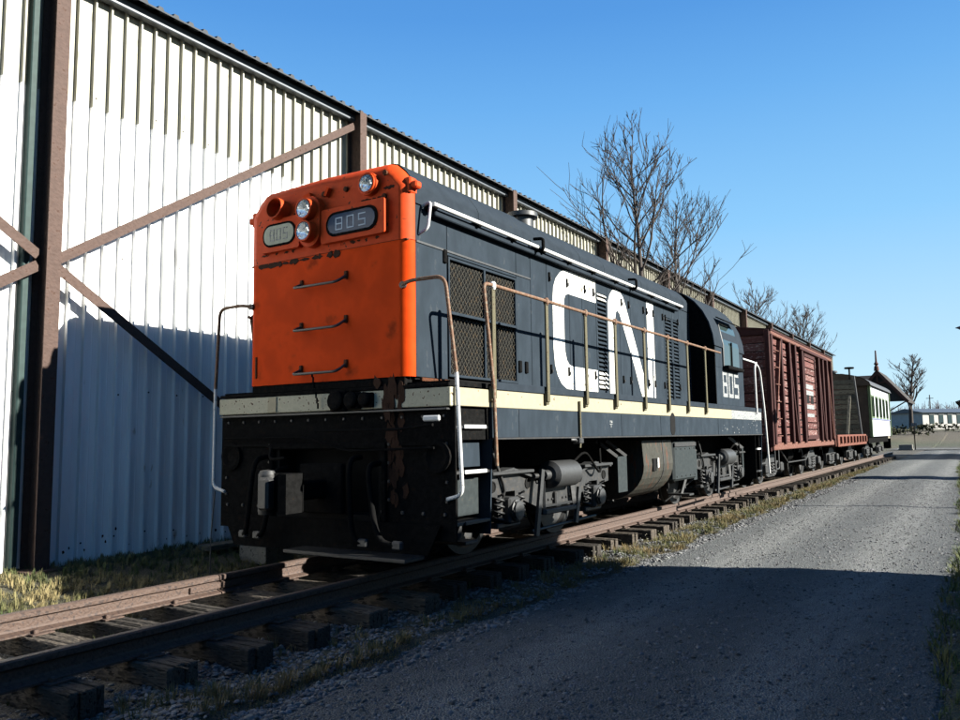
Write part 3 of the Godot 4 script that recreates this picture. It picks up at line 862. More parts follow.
func build_nose_fittings(L: Node) -> void:
	# number board housing on the right, glass with digits
	var f := part("number_board", g().prism(pill(0.386, 2.957, 0.72, 0.3, 0.02), Vector3(0, 0, 0.1), Vector3.RIGHT, Vector3.UP, Vector3(0, 0, 0.055)), M.orange_worn, L)
	part("board_gasket", g().prism(pill(0.386, 2.957, 0.58, 0.215, 0.1), Vector3(0, 0, 0.15), Vector3.RIGHT, Vector3.UP, Vector3(0, 0, 0.012)), M.loco_black, f)
	part("board_glass", g().prism(pill(0.386, 2.957, 0.53, 0.17, 0.082), Vector3(0, 0, 0.158), Vector3.RIGHT, Vector3.UP, Vector3(0, 0, 0.007)), M.board_glass, f)
	var dg := g()
	stroke_digits(dg, "805", Vector3(0.215, 2.905, 0.1655), Vector3.RIGHT, Vector3.UP, 0.07, 0.1, 0.06, 0.0095, Vector3(0, 0, 0.003))
	part("board_digits", dg, M.digit, f)
	var f2 := part("number_board", g().prism(pill(-0.49, 2.975, 0.5, 0.3, 0.02), Vector3(0, 0, 0.1), Vector3.RIGHT, Vector3.UP, Vector3(0, 0, 0.055)), M.orange_worn, L)
	part("board_gasket", g().prism(pill(-0.49, 2.975, 0.42, 0.215, 0.1), Vector3(0, 0, 0.15), Vector3.RIGHT, Vector3.UP, Vector3(0, 0, 0.012)), M.loco_black, f2)
	part("board_glass", g().prism(pill(-0.49, 2.975, 0.38, 0.175, 0.08), Vector3(0, 0, 0.158), Vector3.RIGHT, Vector3.UP, Vector3(0, 0, 0.007)), M.board_reflection, f2)
	var d2 := g()
	stroke_digits(d2, "805", Vector3(-0.6, 2.925, 0.1655), Vector3.RIGHT, Vector3.UP, 0.05, 0.1, 0.035, 0.01, Vector3(0, 0, 0.002))
	part("board_digits", d2, M.letter_worn, f2)  # digits kept faint under the reflection painted into the glass
	# twin headlight
	var hh := part("headlight_housing", g().prism(pill(-0.1, 3.03, 0.25, 0.46, 0.12), Vector3(0, 0, 0.1), Vector3.RIGHT, Vector3.UP, Vector3(0, 0, 0.07)), M.orange_worn, L)
	for y: float in [3.13, 2.93]:
		lamp(hh, Vector3(-0.1, y, 0.236), 0.082)
	var h1 := part("headlight_housing", g().lathe(Vector3(0.56, 3.255, 0.09), Vector3(0, 0, 1), [[0.1, 0.0], [0.1, 0.06], [0.085, 0.07]], 16), M.orange_worn, L)
	lamp(h1, Vector3(0.56, 3.255, 0.162), 0.075)
	# open lamp shade upper left, hollow
	part("lamp_shade", g().lathe(Vector3(-0.5, 3.2, 0.09), Vector3(0, 0.1, 1), [[0.1, 0.0], [0.1, 0.13], [0.09, 0.13], [0.085, 0.02], [0.0, 0.02]], 16), M.orange_worn, L)
	# hood over the headlights and small brackets
	part("light_bracket", g().bar(Vector3(-0.2, 3.27, 0.12), Vector3(-0.12, 3.29, 0.12), 0.05, 0.03), M.orange, L)
	part("light_bracket", g().bar(Vector3(0.06, 3.24, 0.12), Vector3(0.1, 3.31, 0.12), 0.05, 0.03), M.orange, L)
	for p: Array in [[-0.26, 3.25], [0.28, 3.27], [0.02, 3.27], [0.71, 3.13], [0.7, 2.86], [-0.76, 2.93], [0.72, 3.33]]:
		part("bolt_head", g().lathe(Vector3(p[0], p[1], 0.1), Vector3(0, 0, 1), [[0.024, 0.0], [0.024, 0.02], [0.0, 0.026]], 7), M.rust, L)
	# lifting lugs on both shoulders
	for s: float in [-1.0, 1.0]:
		part("lifting_lug", g().box(Vector3(s * (HX + 0.01), 3.2, 0.02), Vector3(0.1, 0.06, 0.08), 0.012).box(Vector3(s * (HX - 0.03), 3.2, 0.02), Vector3(0.07, 0.14, 0.1), 0.012), M.orange_worn, L)
	# three grab irons
	for y: float in [2.46, 2.075, 1.69]:
		var gi := part("grab_iron", g().tube(bend([Vector3(-0.25, y + 0.03, 0.1), Vector3(-0.27, y - 0.02, 0.2), Vector3(0.26, y - 0.02, 0.2), Vector3(0.28, y + 0.05, 0.1)], 0.05), 0.012, 7), M.gear_pale, L)
		for x: float in [-0.25, 0.28]:
			part("grab_foot", g().box(Vector3(x, y + (0.03 if x < 0 else 0.05), 0.108), Vector3(0.035, 0.07, 0.02), 0.005), M.rust, gi)
	part("nose_hinge", g().box(Vector3(-0.83, 1.77, 0.104), Vector3(0.02, 0.2, 0.012), 0.003), M.rust, L)
	# chipped paint along the seam: flat flakes of bare rust
	var ch := g()
	for q: Array in [[0.05, 0.75, 2.79], [-0.8, -0.28, 2.815], [0.45, 0.78, 3.13], [-0.75, -0.3, 3.15], [0.72, 0.8, 3.2]]:
		for k in 7:
			var gx := rng.randf_range(q[0], q[1])
			var poly := PackedVector2Array()
			for j in 7: poly.append(Vector2(gx + cos(TAU * j / 7.0) * rng.randf_range(0.006, 0.035), q[2] + rng.randf_range(-0.008, 0.008) + sin(TAU * j / 7.0) * rng.randf_range(0.004, 0.018)))
			ch.prism(poly, Vector3(0, 0, 0.1), Vector3.RIGHT, Vector3.UP, Vector3(0, 0, 0.0012 + 0.0003 * k))
	for k in 26:
		var x := rng.randf_range(-0.86, 0.2)
		var w := rng.randf_range(0.02, 0.09)
		var h := rng.randf_range(0.01, 0.045)
		var poly := PackedVector2Array()
		for j in 7:
			var a := TAU * j / 7.0
			poly.append(Vector2(x + cos(a) * w * rng.randf_range(0.5, 1.0), 2.715 + sin(a) * h * rng.randf_range(0.5, 1.0)))
		ch.prism(poly, Vector3(0, 0, 0.1), Vector3.RIGHT, Vector3.UP, Vector3(0, 0, 0.0012 + 0.0002 * k))
	tag(part("paint_chips", ch, M.rust_dark, L), "", "", "", "stuff")
	part("nose_skirt", g().box(Vector3(0, 1.57, 0.035), Vector3(1.8, 0.08, 0.1), 0.006), M.loco_black, L)

func lamp(parent: Node, p: Vector3, r: float) -> void:
	var rim := part("lamp_rim", g().lathe(p, Vector3(0, 0, 1), [[r + 0.014, -0.068], [r + 0.014, 0.01], [r, 0.014], [r, -0.002]], 20), M.orange_worn, parent)
	rim.position = Vector3.ZERO
	var bowl := []
	for k in 7:
		var a := k / 6.0
		bowl.append([r * (1.0 - a), -0.07 * (1.0 - pow(1.0 - a, 2)) + 0.004])
	part("reflector", g().lathe(p + Vector3(0, 0, 0.0), Vector3(0, 0, 1), [[r, 0.006], [r * 0.8, -0.02], [r * 0.55, -0.042], [r * 0.3, -0.054], [0.0, -0.058]], 20), M.chrome, parent)
	part("bulb", g().lathe(p + Vector3(0, 0, -0.05), Vector3(0, 0, 1), [[0.012, 0.0], [0.016, 0.02], [0.01, 0.034], [0.0, 0.038]], 10), M.white_paint, parent)
	part("lens", g().lathe(p, Vector3(0, 0, 1), [[r - 0.001, 0.008], [r * 0.7, 0.014], [0.0, 0.018]], 20), M.pane, parent)

func build_louvres(L: Node, z0: float, z1: float) -> void:
	var zc := (z0 + z1) * 0.5
	var w := z0 - z1
	var d := part("louvre_door", g().box(Vector3(HX - 0.013, 2.95, zc), Vector3(0.026, 0.2, w), 0.004).box(Vector3(HX - 0.013, 1.625, zc), Vector3(0.026, 0.05, w), 0.004).box(Vector3(HX - 0.013, 2.25, z0 - 0.02), Vector3(0.026, 1.2, 0.04)).box(Vector3(HX - 0.013, 2.25, z1 + 0.02), Vector3(0.026, 1.2, 0.04)), M.loco_grey, L)
	var white := zc > -4.2
	for k in 22:
		var y := 1.67 + k * 0.0545
		part("louvre", g().box(Vector3(HX - 0.008, y + 0.022, zc), Vector3(0.045, 0.008, w - 0.07), 0.0, Basis(Vector3.BACK, -0.85)), M.letter if white and (y < 1.85 or y > 2.75) else M.loco_grey, d)

func build_grille(L: Node) -> void:
	var y0 := 1.625
	var y1 := 2.69
	var fr := part("radiator_grille", g().box(Vector3(HX - 0.006, y1 - 0.012, -1.07), Vector3(0.03, 0.024, 1.2), 0.004).box(Vector3(HX - 0.006, y0 + 0.012, -1.07), Vector3(0.03, 0.024, 1.2), 0.004).box(Vector3(HX - 0.006, 2.16, -0.482), Vector3(0.03, 1.03, 0.024), 0.004).box(Vector3(HX - 0.006, 2.16, -1.658), Vector3(0.03, 1.03, 0.024), 0.004).box(Vector3(HX - 0.005, 2.16, -1.07), Vector3(0.03, 1.02, 0.03), 0.004).box(Vector3(HX - 0.004, 2.19, -1.07), Vector3(0.03, 0.03, 1.15), 0.004), M.loco_grey, L)
	part("grille_recess", g().box(Vector3(HX - 0.05, 2.16, -1.07), Vector3(0.04, 1.05, 1.18)), M.dark_void, fr)
	# expanded metal: zig-zag strands
	for q: Array in [[-0.494, -1.055, y0 + 0.024, 2.175], [-1.085, -1.646, y0 + 0.024, 2.175], [-0.494, -1.055, 2.205, y1 - 0.024], [-1.085, -1.646, 2.205, y1 - 0.024]]:
		var gg := g()
		var sx := 0.028
		var sy := 0.034
		var z: float = q[0]
		var flip := false
		while z > q[1]:
			var y: float = q[2]
			var side := flip
			while y < q[3] - sy:
				var za := z if side else z - sx
				var zb := z - sx if side else z
				za = clampf(za, q[1], q[0]); zb = clampf(zb, q[1], q[0])
				gg.quad(Vector3(HX - 0.012, y, za + 0.0035), Vector3(HX - 0.012, y, za - 0.0035), Vector3(HX - 0.006, y + sy, zb - 0.0035), Vector3(HX - 0.006, y + sy, zb + 0.0035), Vector3.RIGHT)
				gg.quad(Vector3(HX - 0.012, y, za + 0.0035), Vector3(HX - 0.018, y, za + 0.0035), Vector3(HX - 0.012, y + sy, zb + 0.0035), Vector3(HX - 0.006, y + sy, zb + 0.0035), Vector3.BACK)
				side = not side
				y += sy
			z -= sx
			flip = not flip
		part("mesh_screen", gg, M.screen, fr)

func build_letters(L: Node, seams: Array) -> void:
	# outlines measured as (z, y)
	var c_ := PackedVector2Array([Vector2(-3.76, 2.985), Vector2(-2.95, 2.985), Vector2(-2.8, 2.975), Vector2(-2.672, 2.93), Vector2(-2.56, 2.84), Vector2(-2.5, 2.74), Vector2(-2.475, 2.6), Vector2(-2.475, 2.05), Vector2(-2.5, 1.88), Vector2(-2.56, 1.76), Vector2(-2.65, 1.675), Vector2(-2.78, 1.625), Vector2(-2.9, 1.61), Vector2(-3.76, 1.61), Vector2(-3.76, 1.885), Vector2(-2.95, 1.885), Vector2(-2.85, 1.9), Vector2(-2.79, 1.95), Vector2(-2.755, 2.04), Vector2(-2.745, 2.2), Vector2(-2.745, 2.5), Vector2(-2.755, 2.62), Vector2(-2.79, 2.685), Vector2(-2.86, 2.71), Vector2(-3.76, 2.71)])
	var n_ := PackedVector2Array([Vector2(-3.965, 1.605), Vector2(-3.965, 2.6), Vector2(-3.985, 2.76), Vector2(-4.06, 2.88), Vector2(-4.15, 2.95), Vector2(-4.27, 2.978), Vector2(-4.4, 2.965), Vector2(-4.5, 2.91), Vector2(-4.58, 2.81), Vector2(-4.753, 2.55), Vector2(-5.12, 2.0), Vector2(-5.36, 1.66), Vector2(-5.36, 2.975), Vector2(-5.625, 2.975), Vector2(-5.625, 1.605), Vector2(-5.1, 1.605), Vector2(-5.05, 1.68), Vector2(-4.83, 2.03), Vector2(-4.483, 2.52), Vector2(-4.38, 2.66), Vector2(-4.31, 2.705), Vector2(-4.25, 2.68), Vector2(-4.22, 2.6), Vector2(-4.2, 2.45), Vector2(-4.2, 1.605)])
	for e: Array in [["letter_c", c_], ["letter_n", n_]]:
		var holder: MeshInstance3D = null
		for k in seams.size() - 1:
			if k == 7: continue
			var door := rect_poly(seams[k] - 0.006, seams[k + 1] + 0.006, 1.605, 3.045)
			for poly in Geometry2D.intersect_polygons(e[1], door):
				var gg := g().prism(poly, Vector3(HX + 0.0005, 0, 0), Vector3.BACK, Vector3.UP, Vector3(0.002, 0, 0))
				if holder == null: holder = part(e[0], gg, M.letter, L)
				else: part("letter_piece", gg, M.letter, holder)

func build_cab(L: Node) -> void:
	var cx := 1.335
	var z0 := -7.3
	var z1 := -9.02
	# rounded cab outline (x, y)
	var half := [Vector2(cx, 1.575), Vector2(cx, 2.5), Vector2(cx - 0.02, 2.68), Vector2(cx - 0.075, 2.88), Vector2(cx - 0.165, 3.06), Vector2(cx - 0.29, 3.22), Vector2(cx - 0.45, 3.35), Vector2(cx - 0.65, 3.44), Vector2(cx - 0.9, 3.49), Vector2(0, 3.51)]
	var outline := PackedVector2Array()
	for p: Vector2 in half: outline.append(p)
	for k in range(half.size() - 2, -1, -1): outline.append(Vector2(-half[k].x, half[k].y))
	var cab := part("cab", g().prism(outline, Vector3(0, 0, z0 - 0.03), Vector3.RIGHT, Vector3.UP, Vector3(0, 0, 0.03)), M.loco_black, L)  # front wall blacker than the sides, its shade put into the colour
	part("rear_wall", g().prism(outline, Vector3(0, 0, z1), Vector3.RIGHT, Vector3.UP, Vector3(0, 0, 0.03)), M.loco_grey, cab)
	# roof shell with a small overhang over the front wall
	var sh := g()
	var inner := g()
	for k in range(1, half.size() * 2 - 3):
		var a := outline[k]
		var b := outline[k + 1]
		var na := Vector3(a.x * 0.9, maxf(a.y - 2.35, 0.0), 0).normalized()
		var nb := Vector3(b.x * 0.9, maxf(b.y - 2.35, 0.0), 0).normalized()
		if k == 1: na = Vector3.RIGHT
		var pa := Vector3(a.x, a.y, 0)
		var pb := Vector3(b.x, b.y, 0)
		var zf := Vector3(0, 0, z0 + 0.05)
		var zr := Vector3(0, 0, z1 - 0.06)
		sh.quads(pa + zf + na * 0.02, pb + zf + nb * 0.02, pb + zr + nb * 0.02, pa + zr + na * 0.02, na, nb, nb, na)
		sh.quads(pa + zf, pb + zf, pb + zf + nb * 0.02, pa + zf + na * 0.02, Vector3.BACK, Vector3.BACK, Vector3.BACK, Vector3.BACK)
		inner.quads(pa + zf, pb + zf, pb + zr, pa + zr, -na, -nb, -nb, -na)
	part("cab_roof", sh, M.loco_roof, cab)
	part("cab_lining", inner, M.loco_black, cab)
	for s: float in [-1.0, 1.0]:
		# side with a window opening
		var x := s * (cx - 0.015)
		part("cab_side", g().box(Vector3(x, 1.87, (z0 + z1) * 0.5), Vector3(0.03, 0.6, z0 - z1 - 0.05), 0.004), M.loco_grey, cab)
		part("cab_side", g().box(Vector3(x, 2.36, -7.53), Vector3(0.03, 0.38, 0.4), 0.004), M.loco_grey, cab)
		part("cab_side", g().box(Vector3(x, 2.36, -8.86), Vector3(0.03, 0.38, 0.26), 0.004), M.loco_grey, cab)
	# tall side window that leans with the curved side
	for s: float in [-1.0, 1.0]:
		var w := part("cab_window", g().tube([Vector3(s * (cx + 0.01), 2.2, -7.74), Vector3(s * (cx + 0.012), 2.55, -7.74), Vector3(s * (cx - 0.06), 2.92, -7.74), Vector3(s * (cx - 0.06), 2.92, -8.3)], 0.02, 6), M.gear_pale, L)
		part("window_pane", g().quadded(Vector3(s * (cx + 0.023), 2.2, -7.74), Vector3(s * (cx + 0.023), 2.2, -8.7), Vector3(s * (cx + 0.024), 2.56, -8.7), Vector3(s * (cx + 0.024), 2.56, -7.74), Vector3(s, 0, 0)).quadded(Vector3(s * (cx + 0.024), 2.56, -7.74), Vector3(s * (cx + 0.024), 2.56, -8.7), Vector3(s * (cx - 0.055), 2.9, -8.7), Vector3(s * (cx - 0.055), 2.9, -7.74), Vector3(s, 0.2, 0)), M.glass, w)
		part("window_bar", g().box(Vector3(s * (cx + 0.03), 2.4, -8.2), Vector3(0.02, 0.45, 0.04)), M.loco_black, w)
		part("armrest", g().box(Vector3(s * (cx + 0.05), 2.18, -8.2), Vector3(0.12, 0.06, 0.95), 0.012), M.loco_black, w)
		part("window_visor", g().box(Vector3(s * (cx - 0.01), 2.98, -8.2), Vector3(0.16, 0.02, 0.95), 0.004, Basis(Vector3.BACK, -s * 0.5)), M.loco_black, w)
	# worn road number on the cab side
	var dg := g()
	stroke_digits(dg, "805", Vector3(cx + 0.0012, 1.73, -7.72), Vector3.FORWARD, Vector3.UP, 0.22, 0.36, 0.13, 0.06, Vector3(0.002, 0, 0))
	part("cab_number", dg, M.letter_worn, cab)
	# grab rail beside the door
	part("cab_grab", g().tube([Vector3(1.2, 1.75, z0 + 0.06), Vector3(1.2, 2.45, z0 + 0.06)], 0.012, 6), M.post_cream, cab)

func build_handrails(L: Node) -> void:
	var posts := [-0.48, -1.45, -2.32, -3.11, -4.01, -4.87, -5.68, -6.53]
	for s: float in [-1.0, 1.0]:
		var x := s * (FX + 0.035)
		var hr := part("side_handrail", g().tube(bend([Vector3(x, 0.86, -0.5), Vector3(x, 1.5, -0.47), Vector3(x, 2.375, -0.33), Vector3(x, 2.38, -0.48), Vector3(x, 2.38, -7.35)], 0.06), 0.017, 8), M.rail_brown, L)
		for z: float in posts:
			part("handrail_post", g().box(Vector3(x, 1.89, z), Vector3(0.02, 0.94, 0.052), 0.004).box(Vector3(x - s * 0.02, 1.46, z), Vector3(0.035, 0.13, 0.06), 0.006), M.post_cream, hr)
			part("post_ball", g().lathe(Vector3(x, 2.34, z), Vector3.UP, [[0.02, 0.0], [0.029, 0.02], [0.029, 0.055], [0.018, 0.07], [0.0, 0.07]], 8), M.white_paint if z > -0.6 else M.rail_brown, hr)
		# step handrail at the nose corner: from the nose out and down
		var xo := s * 1.41
		var nr := part("step_handrail", g().tube(bend([Vector3(s * 0.9, 2.35, 0.11), Vector3(s * 1.0, 2.37, 0.14), Vector3(s * 1.33, 2.37, 0.12), Vector3(xo, 1.6, 0.09)], 0.09, 5), 0.016, 8), M.rail_brown, L)
		part("lower_rail", g().tube(bend([Vector3(xo, 1.605, 0.09), Vector3(xo + s * 0.03, 0.66, 0.07), Vector3(xo - s * 0.12, 0.62, 0.06)], 0.06), 0.016, 8), M.white_paint, nr)
		part("rail_foot", g().lathe(Vector3(s * 0.9, 2.35, 0.09), Vector3(0, 0, 1), [[0.03, 0.0], [0.03, 0.03], [0.0, 0.03]], 8), M.gear_pale, nr)
		# rear platform handrails
		part("rear_handrail", g().tube(bend([Vector3(s * 1.34, 2.42, -9.0), Vector3(s * 1.38, 2.4, -9.75), Vector3(s * 1.4, 2.3, -10.0), Vector3(s * 1.42, 1.5, -10.14), Vector3(s * 1.44, 0.36, -10.22)], 0.15, 5), 0.017, 8), M.white_paint, L)
		part("rear_handrail", g().tube(bend([Vector3(s * 1.4, 1.45, -9.62), Vector3(s * 1.4, 2.3, -9.6), Vector3(s * 1.4, 2.4, -9.74)], 0.08, 4), 0.017, 8), M.white_paint, L)
	# second upright on the far left corner
	part("corner_rail", g().tube(bend([Vector3(-1.0, 2.27, 0.05), Vector3(-1.17, 2.25, -0.35), Vector3(-1.18, 1.5, -0.38)], 0.1), 0.014, 7), M.rail_brown, L)
	part("hanging_cable", g().tube([Vector3(-1.44, 0.62, 0.05), Vector3(-1.45, 0.2, 0.08), Vector3(-1.43, -0.2, 0.1)], 0.006, 5), M.gear_pale, L)

func build_steps(L: Node) -> void:
	for e in 2:
		for s: float in [-1.0, 1.0]:
			var z0 := 0.045 if e == 0 else -9.55
			var z1 := -0.5 if e == 0 else -10.04
			var zc := (z0 + z1) * 0.5
			var w := z0 - z1
			var st := part("step_well", g().box(Vector3(s * (FX - 0.32), 0.86, zc), Vector3(0.03, 1.0, w - 0.02)), M.loco_grey, L)
			part("step_stringer", g().box(Vector3(s * (FX - 0.16), 0.82, z0 - 0.01), Vector3(0.3, 1.05, 0.016)), M.loco_black, st)
			part("step_stringer", g().prism(PackedVector2Array([Vector2(0.02, 0.3), Vector2(0.3, 0.3), Vector2(0.33, 1.08), Vector2(0.02, 1.08)]), Vector3(s * (FX - 0.33), 0, z1 + 0.004), Vector3.RIGHT * s, Vector3.UP, Vector3(0, 0, 0.016)), M.loco_grey, st)
			if e == 0:
				part("step_stripe", g().box(Vector3(s * (FX - 0.02), 1.42, zc + 0.01), Vector3(0.04, 0.146, w - 0.01), 0.004), M.stripe, st)
				part("riser_panel", g().box(Vector3(s * (FX - 0.1), 1.24, zc - 0.07), Vector3(0.012, 0.16, w - 0.2)), M.loco_grey, st)
				part("riser_panel", g().box(Vector3(s * (FX - 0.1), 0.98, zc - 0.07), Vector3(0.012, 0.24, w - 0.2)), M.loco_grey, st)
				part("riser_panel", g().box(Vector3(s * (FX - 0.12), 0.62, zc - 0.06), Vector3(0.012, 0.3, w - 0.24)), M.battery_box, st)
			var k := 0
			for y: float in [1.18, 0.82, 0.42]:
				var tr := part("step_tread", g().box(Vector3(s * (FX - 0.17), y, zc), Vector3(0.3, 0.024, w - 0.05), 0.004), M.running_gear, st)
				part("tread_edge", g().box(Vector3(s * (FX - 0.012), y + 0.004, zc - 0.02), Vector3(0.016, 0.03, w - 0.22), 0.004), M.white_paint if k < 2 else M.gear_pale, st)
				if tr: k += 1

func wheel_set(parent: Node, z: float, r: float, gauge := 0.57) -> void:
	for s: float in [-1.0, 1.0]:
		part("wheel", g().lathe(Vector3(s * (gauge - 0.05), r, z), Vector3(s, 0, 0), [[r + 0.028, -0.035], [r + 0.028, -0.01], [r + 0.002, 0.0], [r, 0.1], [r - 0.06, 0.1], [r - 0.08, 0.05], [0.12, 0.04], [0.1, 0.11], [0.0, 0.11]], 28), M.running_gear, parent)
	part("axle", g().tube([Vector3(-gauge - 0.4, r, z), Vector3(gauge + 0.4, r, z)], 0.07, 10), M.loco_black, parent)

func build_running_gear(L: Node) -> void:
	for zc: float in [-2.12, -8.2]:
		var tr := part("truck", g().box(Vector3(0, 0.55, zc), Vector3(1.7, 0.25, 0.5)).box(Vector3(0, 0.62, zc - 1.3), Vector3(1.9, 0.12, 0.1)).box(Vector3(0, 0.62, zc + 1.3), Vector3(1.9, 0.12, 0.1)), M.loco_black, L)
		for dz: float in [-0.93, 0.93]: wheel_set(tr, zc + dz, 0.43)
		for s: float in [-1.0, 1.0]:
			var x := s * 1.06
			# fabricated side frame, dropped in the middle
			var fp := PackedVector2Array([Vector2(-1.36, 0.74), Vector2(-1.36, 0.58), Vector2(-1.16, 0.56), Vector2(-1.12, 0.36), Vector2(-1.04, 0.34), Vector2(-1.04, 0.6), Vector2(-0.82, 0.6), Vector2(-0.82, 0.34), Vector2(-0.74, 0.36), Vector2(-0.66, 0.5), Vector2(-0.4, 0.42), Vector2(0.4, 0.42), Vector2(0.66, 0.5), Vector2(0.74, 0.36), Vector2(0.82, 0.34), Vector2(0.82, 0.6), Vector2(1.04, 0.6), Vector2(1.04, 0.34), Vector2(1.12, 0.36), Vector2(1.16, 0.56), Vector2(1.36, 0.58), Vector2(1.36, 0.74), Vector2(0.9, 0.79), Vector2(0.5, 0.7), Vector2(-0.5, 0.7), Vector2(-0.9, 0.79)])
			var sf := part("side_frame", g().prism(fp, Vector3(x - s * 0.05, 0, zc), Vector3.BACK, Vector3.UP, Vector3(s * 0.1, 0, 0)), M.running_gear, tr)
			sf.position = Vector3.ZERO
			var trim := g()
			for q: Array in [[-1.36, -0.9, 0.755, 0.805], [0.9, 1.36, 0.805, 0.755], [-0.5, 0.5, 0.71, 0.71], [-0.9, -0.5, 0.8, 0.71], [0.5, 0.9, 0.71, 0.8], [-0.4, 0.4, 0.415, 0.415]]:
				trim.bar(Vector3(x + s * 0.03, q[2], zc + q[0]), Vector3(x + s * 0.03, q[3], zc + q[1]), 0.13, 0.022, Vector3.UP)
			part("frame_flange", trim, M.gear_pale, tr)  # paler than the side frame, highlights put into the colour
			var rvt := g()
			for k in 9:
				rvt.box(Vector3(x + s * 0.055, 0.66, zc - 0.4 + 0.1 * k), Vector3(0.022, 0.026, 0.026), 0.006)
				rvt.box(Vector3(x + s * 0.055, 0.47, zc - 0.32 + 0.08 * k), Vector3(0.022, 0.022, 0.022), 0.006)
			part("frame_bolts", rvt, M.gear_pale, tr)
			for dz: float in [-1.22, -0.58, 0.58, 1.22]:
				part("lightening_hole", g().lathe(Vector3(x + s * 0.0505, 0.655, zc + dz), Vector3(s, 0, 0), [[0.052, 0.0], [0.052, 0.008], [0.04, 0.008], [0.038, 0.002], [0.0, 0.002]], 12), M.dark_void, tr)
			part("spring_plank", g().box(Vector3(x + s * 0.03, 0.36, zc), Vector3(0.2, 0.05, 0.7), 0.01).box(Vector3(x + s * 0.04, 0.46, zc), Vector3(0.1, 0.16, 0.12), 0.012), M.running_gear, tr)
			part("swing_link", g().bar(Vector3(x + s * 0.08, 0.7, zc - 0.3), Vector3(x + s * 0.1, 0.34, zc - 0.34), 0.03, 0.05).bar(Vector3(x + s * 0.08, 0.7, zc + 0.3), Vector3(x + s * 0.1, 0.34, zc + 0.34), 0.03, 0.05), M.gear_pale, tr)
			# everything below hangs on the truck
			for dz: float in [-0.93, 0.93]:
				part("journal_box", g().box(Vector3(x + s * 0.02, 0.43, zc + dz), Vector3(0.2, 0.24, 0.2), 0.02).lathe(Vector3(x + s * 0.11, 0.43, zc + dz), Vector3(s, 0, 0), [[0.1, 0.0], [0.1, 0.03], [0.085, 0.035], [0.085, 0.055], [0.05, 0.06], [0.0, 0.06]], 14), M.gear_pale, tr)
				var bolts := g()
				for k in 6:
					bolts.box(Vector3(x + s * 0.146, 0.43 + 0.085 * sin(TAU * k / 6.0), zc + dz + 0.085 * cos(TAU * k / 6.0)), Vector3(0.024, 0.022, 0.022), 0.004)
				part("journal_bolts", bolts, M.white_paint if false else M.gear_pale, tr)
				for e: float in [-1.0, 1.0]:
					# coil spring beside the journal
					var coil := []
					for k in 33: coil.append(Vector3(x + s * 0.05 + 0.05 * cos(TAU * k / 8.0), 0.36 + 0.0072 * k, zc + dz + e * 0.19 + 0.05 * sin(TAU * k / 8.0)))
					part("coil_spring", g().tube(coil, 0.011, 5), M.running_gear, tr)
				part("pedestal_tie", g().box(Vector3(x, 0.3, zc + dz), Vector3(0.1, 0.05, 0.42), 0.01), M.gear_pale, tr)
			# brake cylinder and rigging
			part("brake_cylinder", g().lathe(Vector3(1.17 * s, 0.72, zc + 0.35), Vector3(0, 0, -1), [[0.0, -0.02], [0.05, -0.02], [0.05, 0.08], [0.09, 0.09], [0.135, 0.12], [0.135, 0.6], [0.12, 0.63], [0.0, 0.64]], 20), M.gear_pale, tr)
			part("brake_lever", g().bar(Vector3(1.2 * s, 0.78, zc + 0.44), Vector3(1.2 * s, 0.16, zc + 0.58), 0.03, 0.06), M.gear_pale, tr)
			part("brake_lever", g().bar(Vector3(1.18 * s, 0.56, zc - 0.42), Vector3(1.18 * s, 0.2, zc - 0.32), 0.03, 0.06), M.gear_pale, tr)
			part("push_rod", g().tube([Vector3(1.17 * s, 0.72, zc + 0.37), Vector3(1.17 * s, 0.72, zc + 0.56)], 0.025, 8), M.running_gear, tr)
			part("pull_rod", g().tube([Vector3(1.14 * s, 0.2, zc + 0.56), Vector3(1.14 * s, 0.22, zc - 0.9)], 0.016, 6), M.running_gear, tr)
			for dz: float in [-0.5, 0.5, -1.4, 1.4]:
				part("brake_shoe", g().box(Vector3(0.62 * s, 0.42, zc + dz * 0.98), Vector3(0.1, 0.3, 0.05), 0.012), M.running_gear, tr)
				part("shoe_hanger", g().bar(Vector3(0.9 * s, 0.68, zc + dz * 0.96), Vector3(0.9 * s, 0.28, zc + dz * 0.94), 0.03, 0.035), M.gear_pale, tr)
			part("top_plate", g().box(Vector3(1.09 * s, 0.775, zc + 0.95), Vector3(0.2, 0.03, 0.75), 0.006), M.gear_pale, tr)
			part("top_plate", g().box(Vector3(1.09 * s, 0.775, zc - 0.95), Vector3(0.2, 0.03, 0.75), 0.006), M.gear_pale, tr)
			part("air_hose", g().tube(bend([Vector3(1.17 * s, 0.8, zc - 0.25), Vector3(1.22 * s, 0.95, zc - 0.5), Vector3(1.2 * s, 0.66, zc - 0.95), Vector3(1.1 * s, 1.05, zc - 1.15)], 0.12), 0.014, 6), M.loco_black, tr)
			part("sand_pipe", g().tube(bend([Vector3(1.12 * s, 1.0, zc + 1.25), Vector3(1.14 * s, 0.55, zc + 1.0), Vector3(0.62 * s, 0.08, zc + 1.42)], 0.15), 0.016, 6), M.running_gear, tr)
			part("rail_guard", g().box(Vector3(0.9 * s, 0.2, zc + 1.5), Vector3(0.34, 0.03, 0.2), 0.006).bar(Vector3(0.9 * s, 0.2, zc + 1.5), Vector3(0.98 * s, 0.6, zc + 1.35), 0.04, 0.04), M.gear_pale, tr)
	# fuel tank with a rounded belly
	var tp := PackedVector2Array()
	for p: Array in [[-1.22, 1.03], [1.22, 1.03]]: tp.append(Vector2(p[0], p[1]))
	for k in 9:
		var a := PI * 0.5 * k / 8.0
		tp.append(Vector2(0.72 + 0.52 * cos(a), 0.72 - 0.44 * sin(a)))
	for k in 9:
		var a := PI * 0.5 * (1.0 + k / 8.0)
		tp.append(Vector2(-0.72 + 0.52 * cos(a), 0.72 - 0.44 * sin(a)))
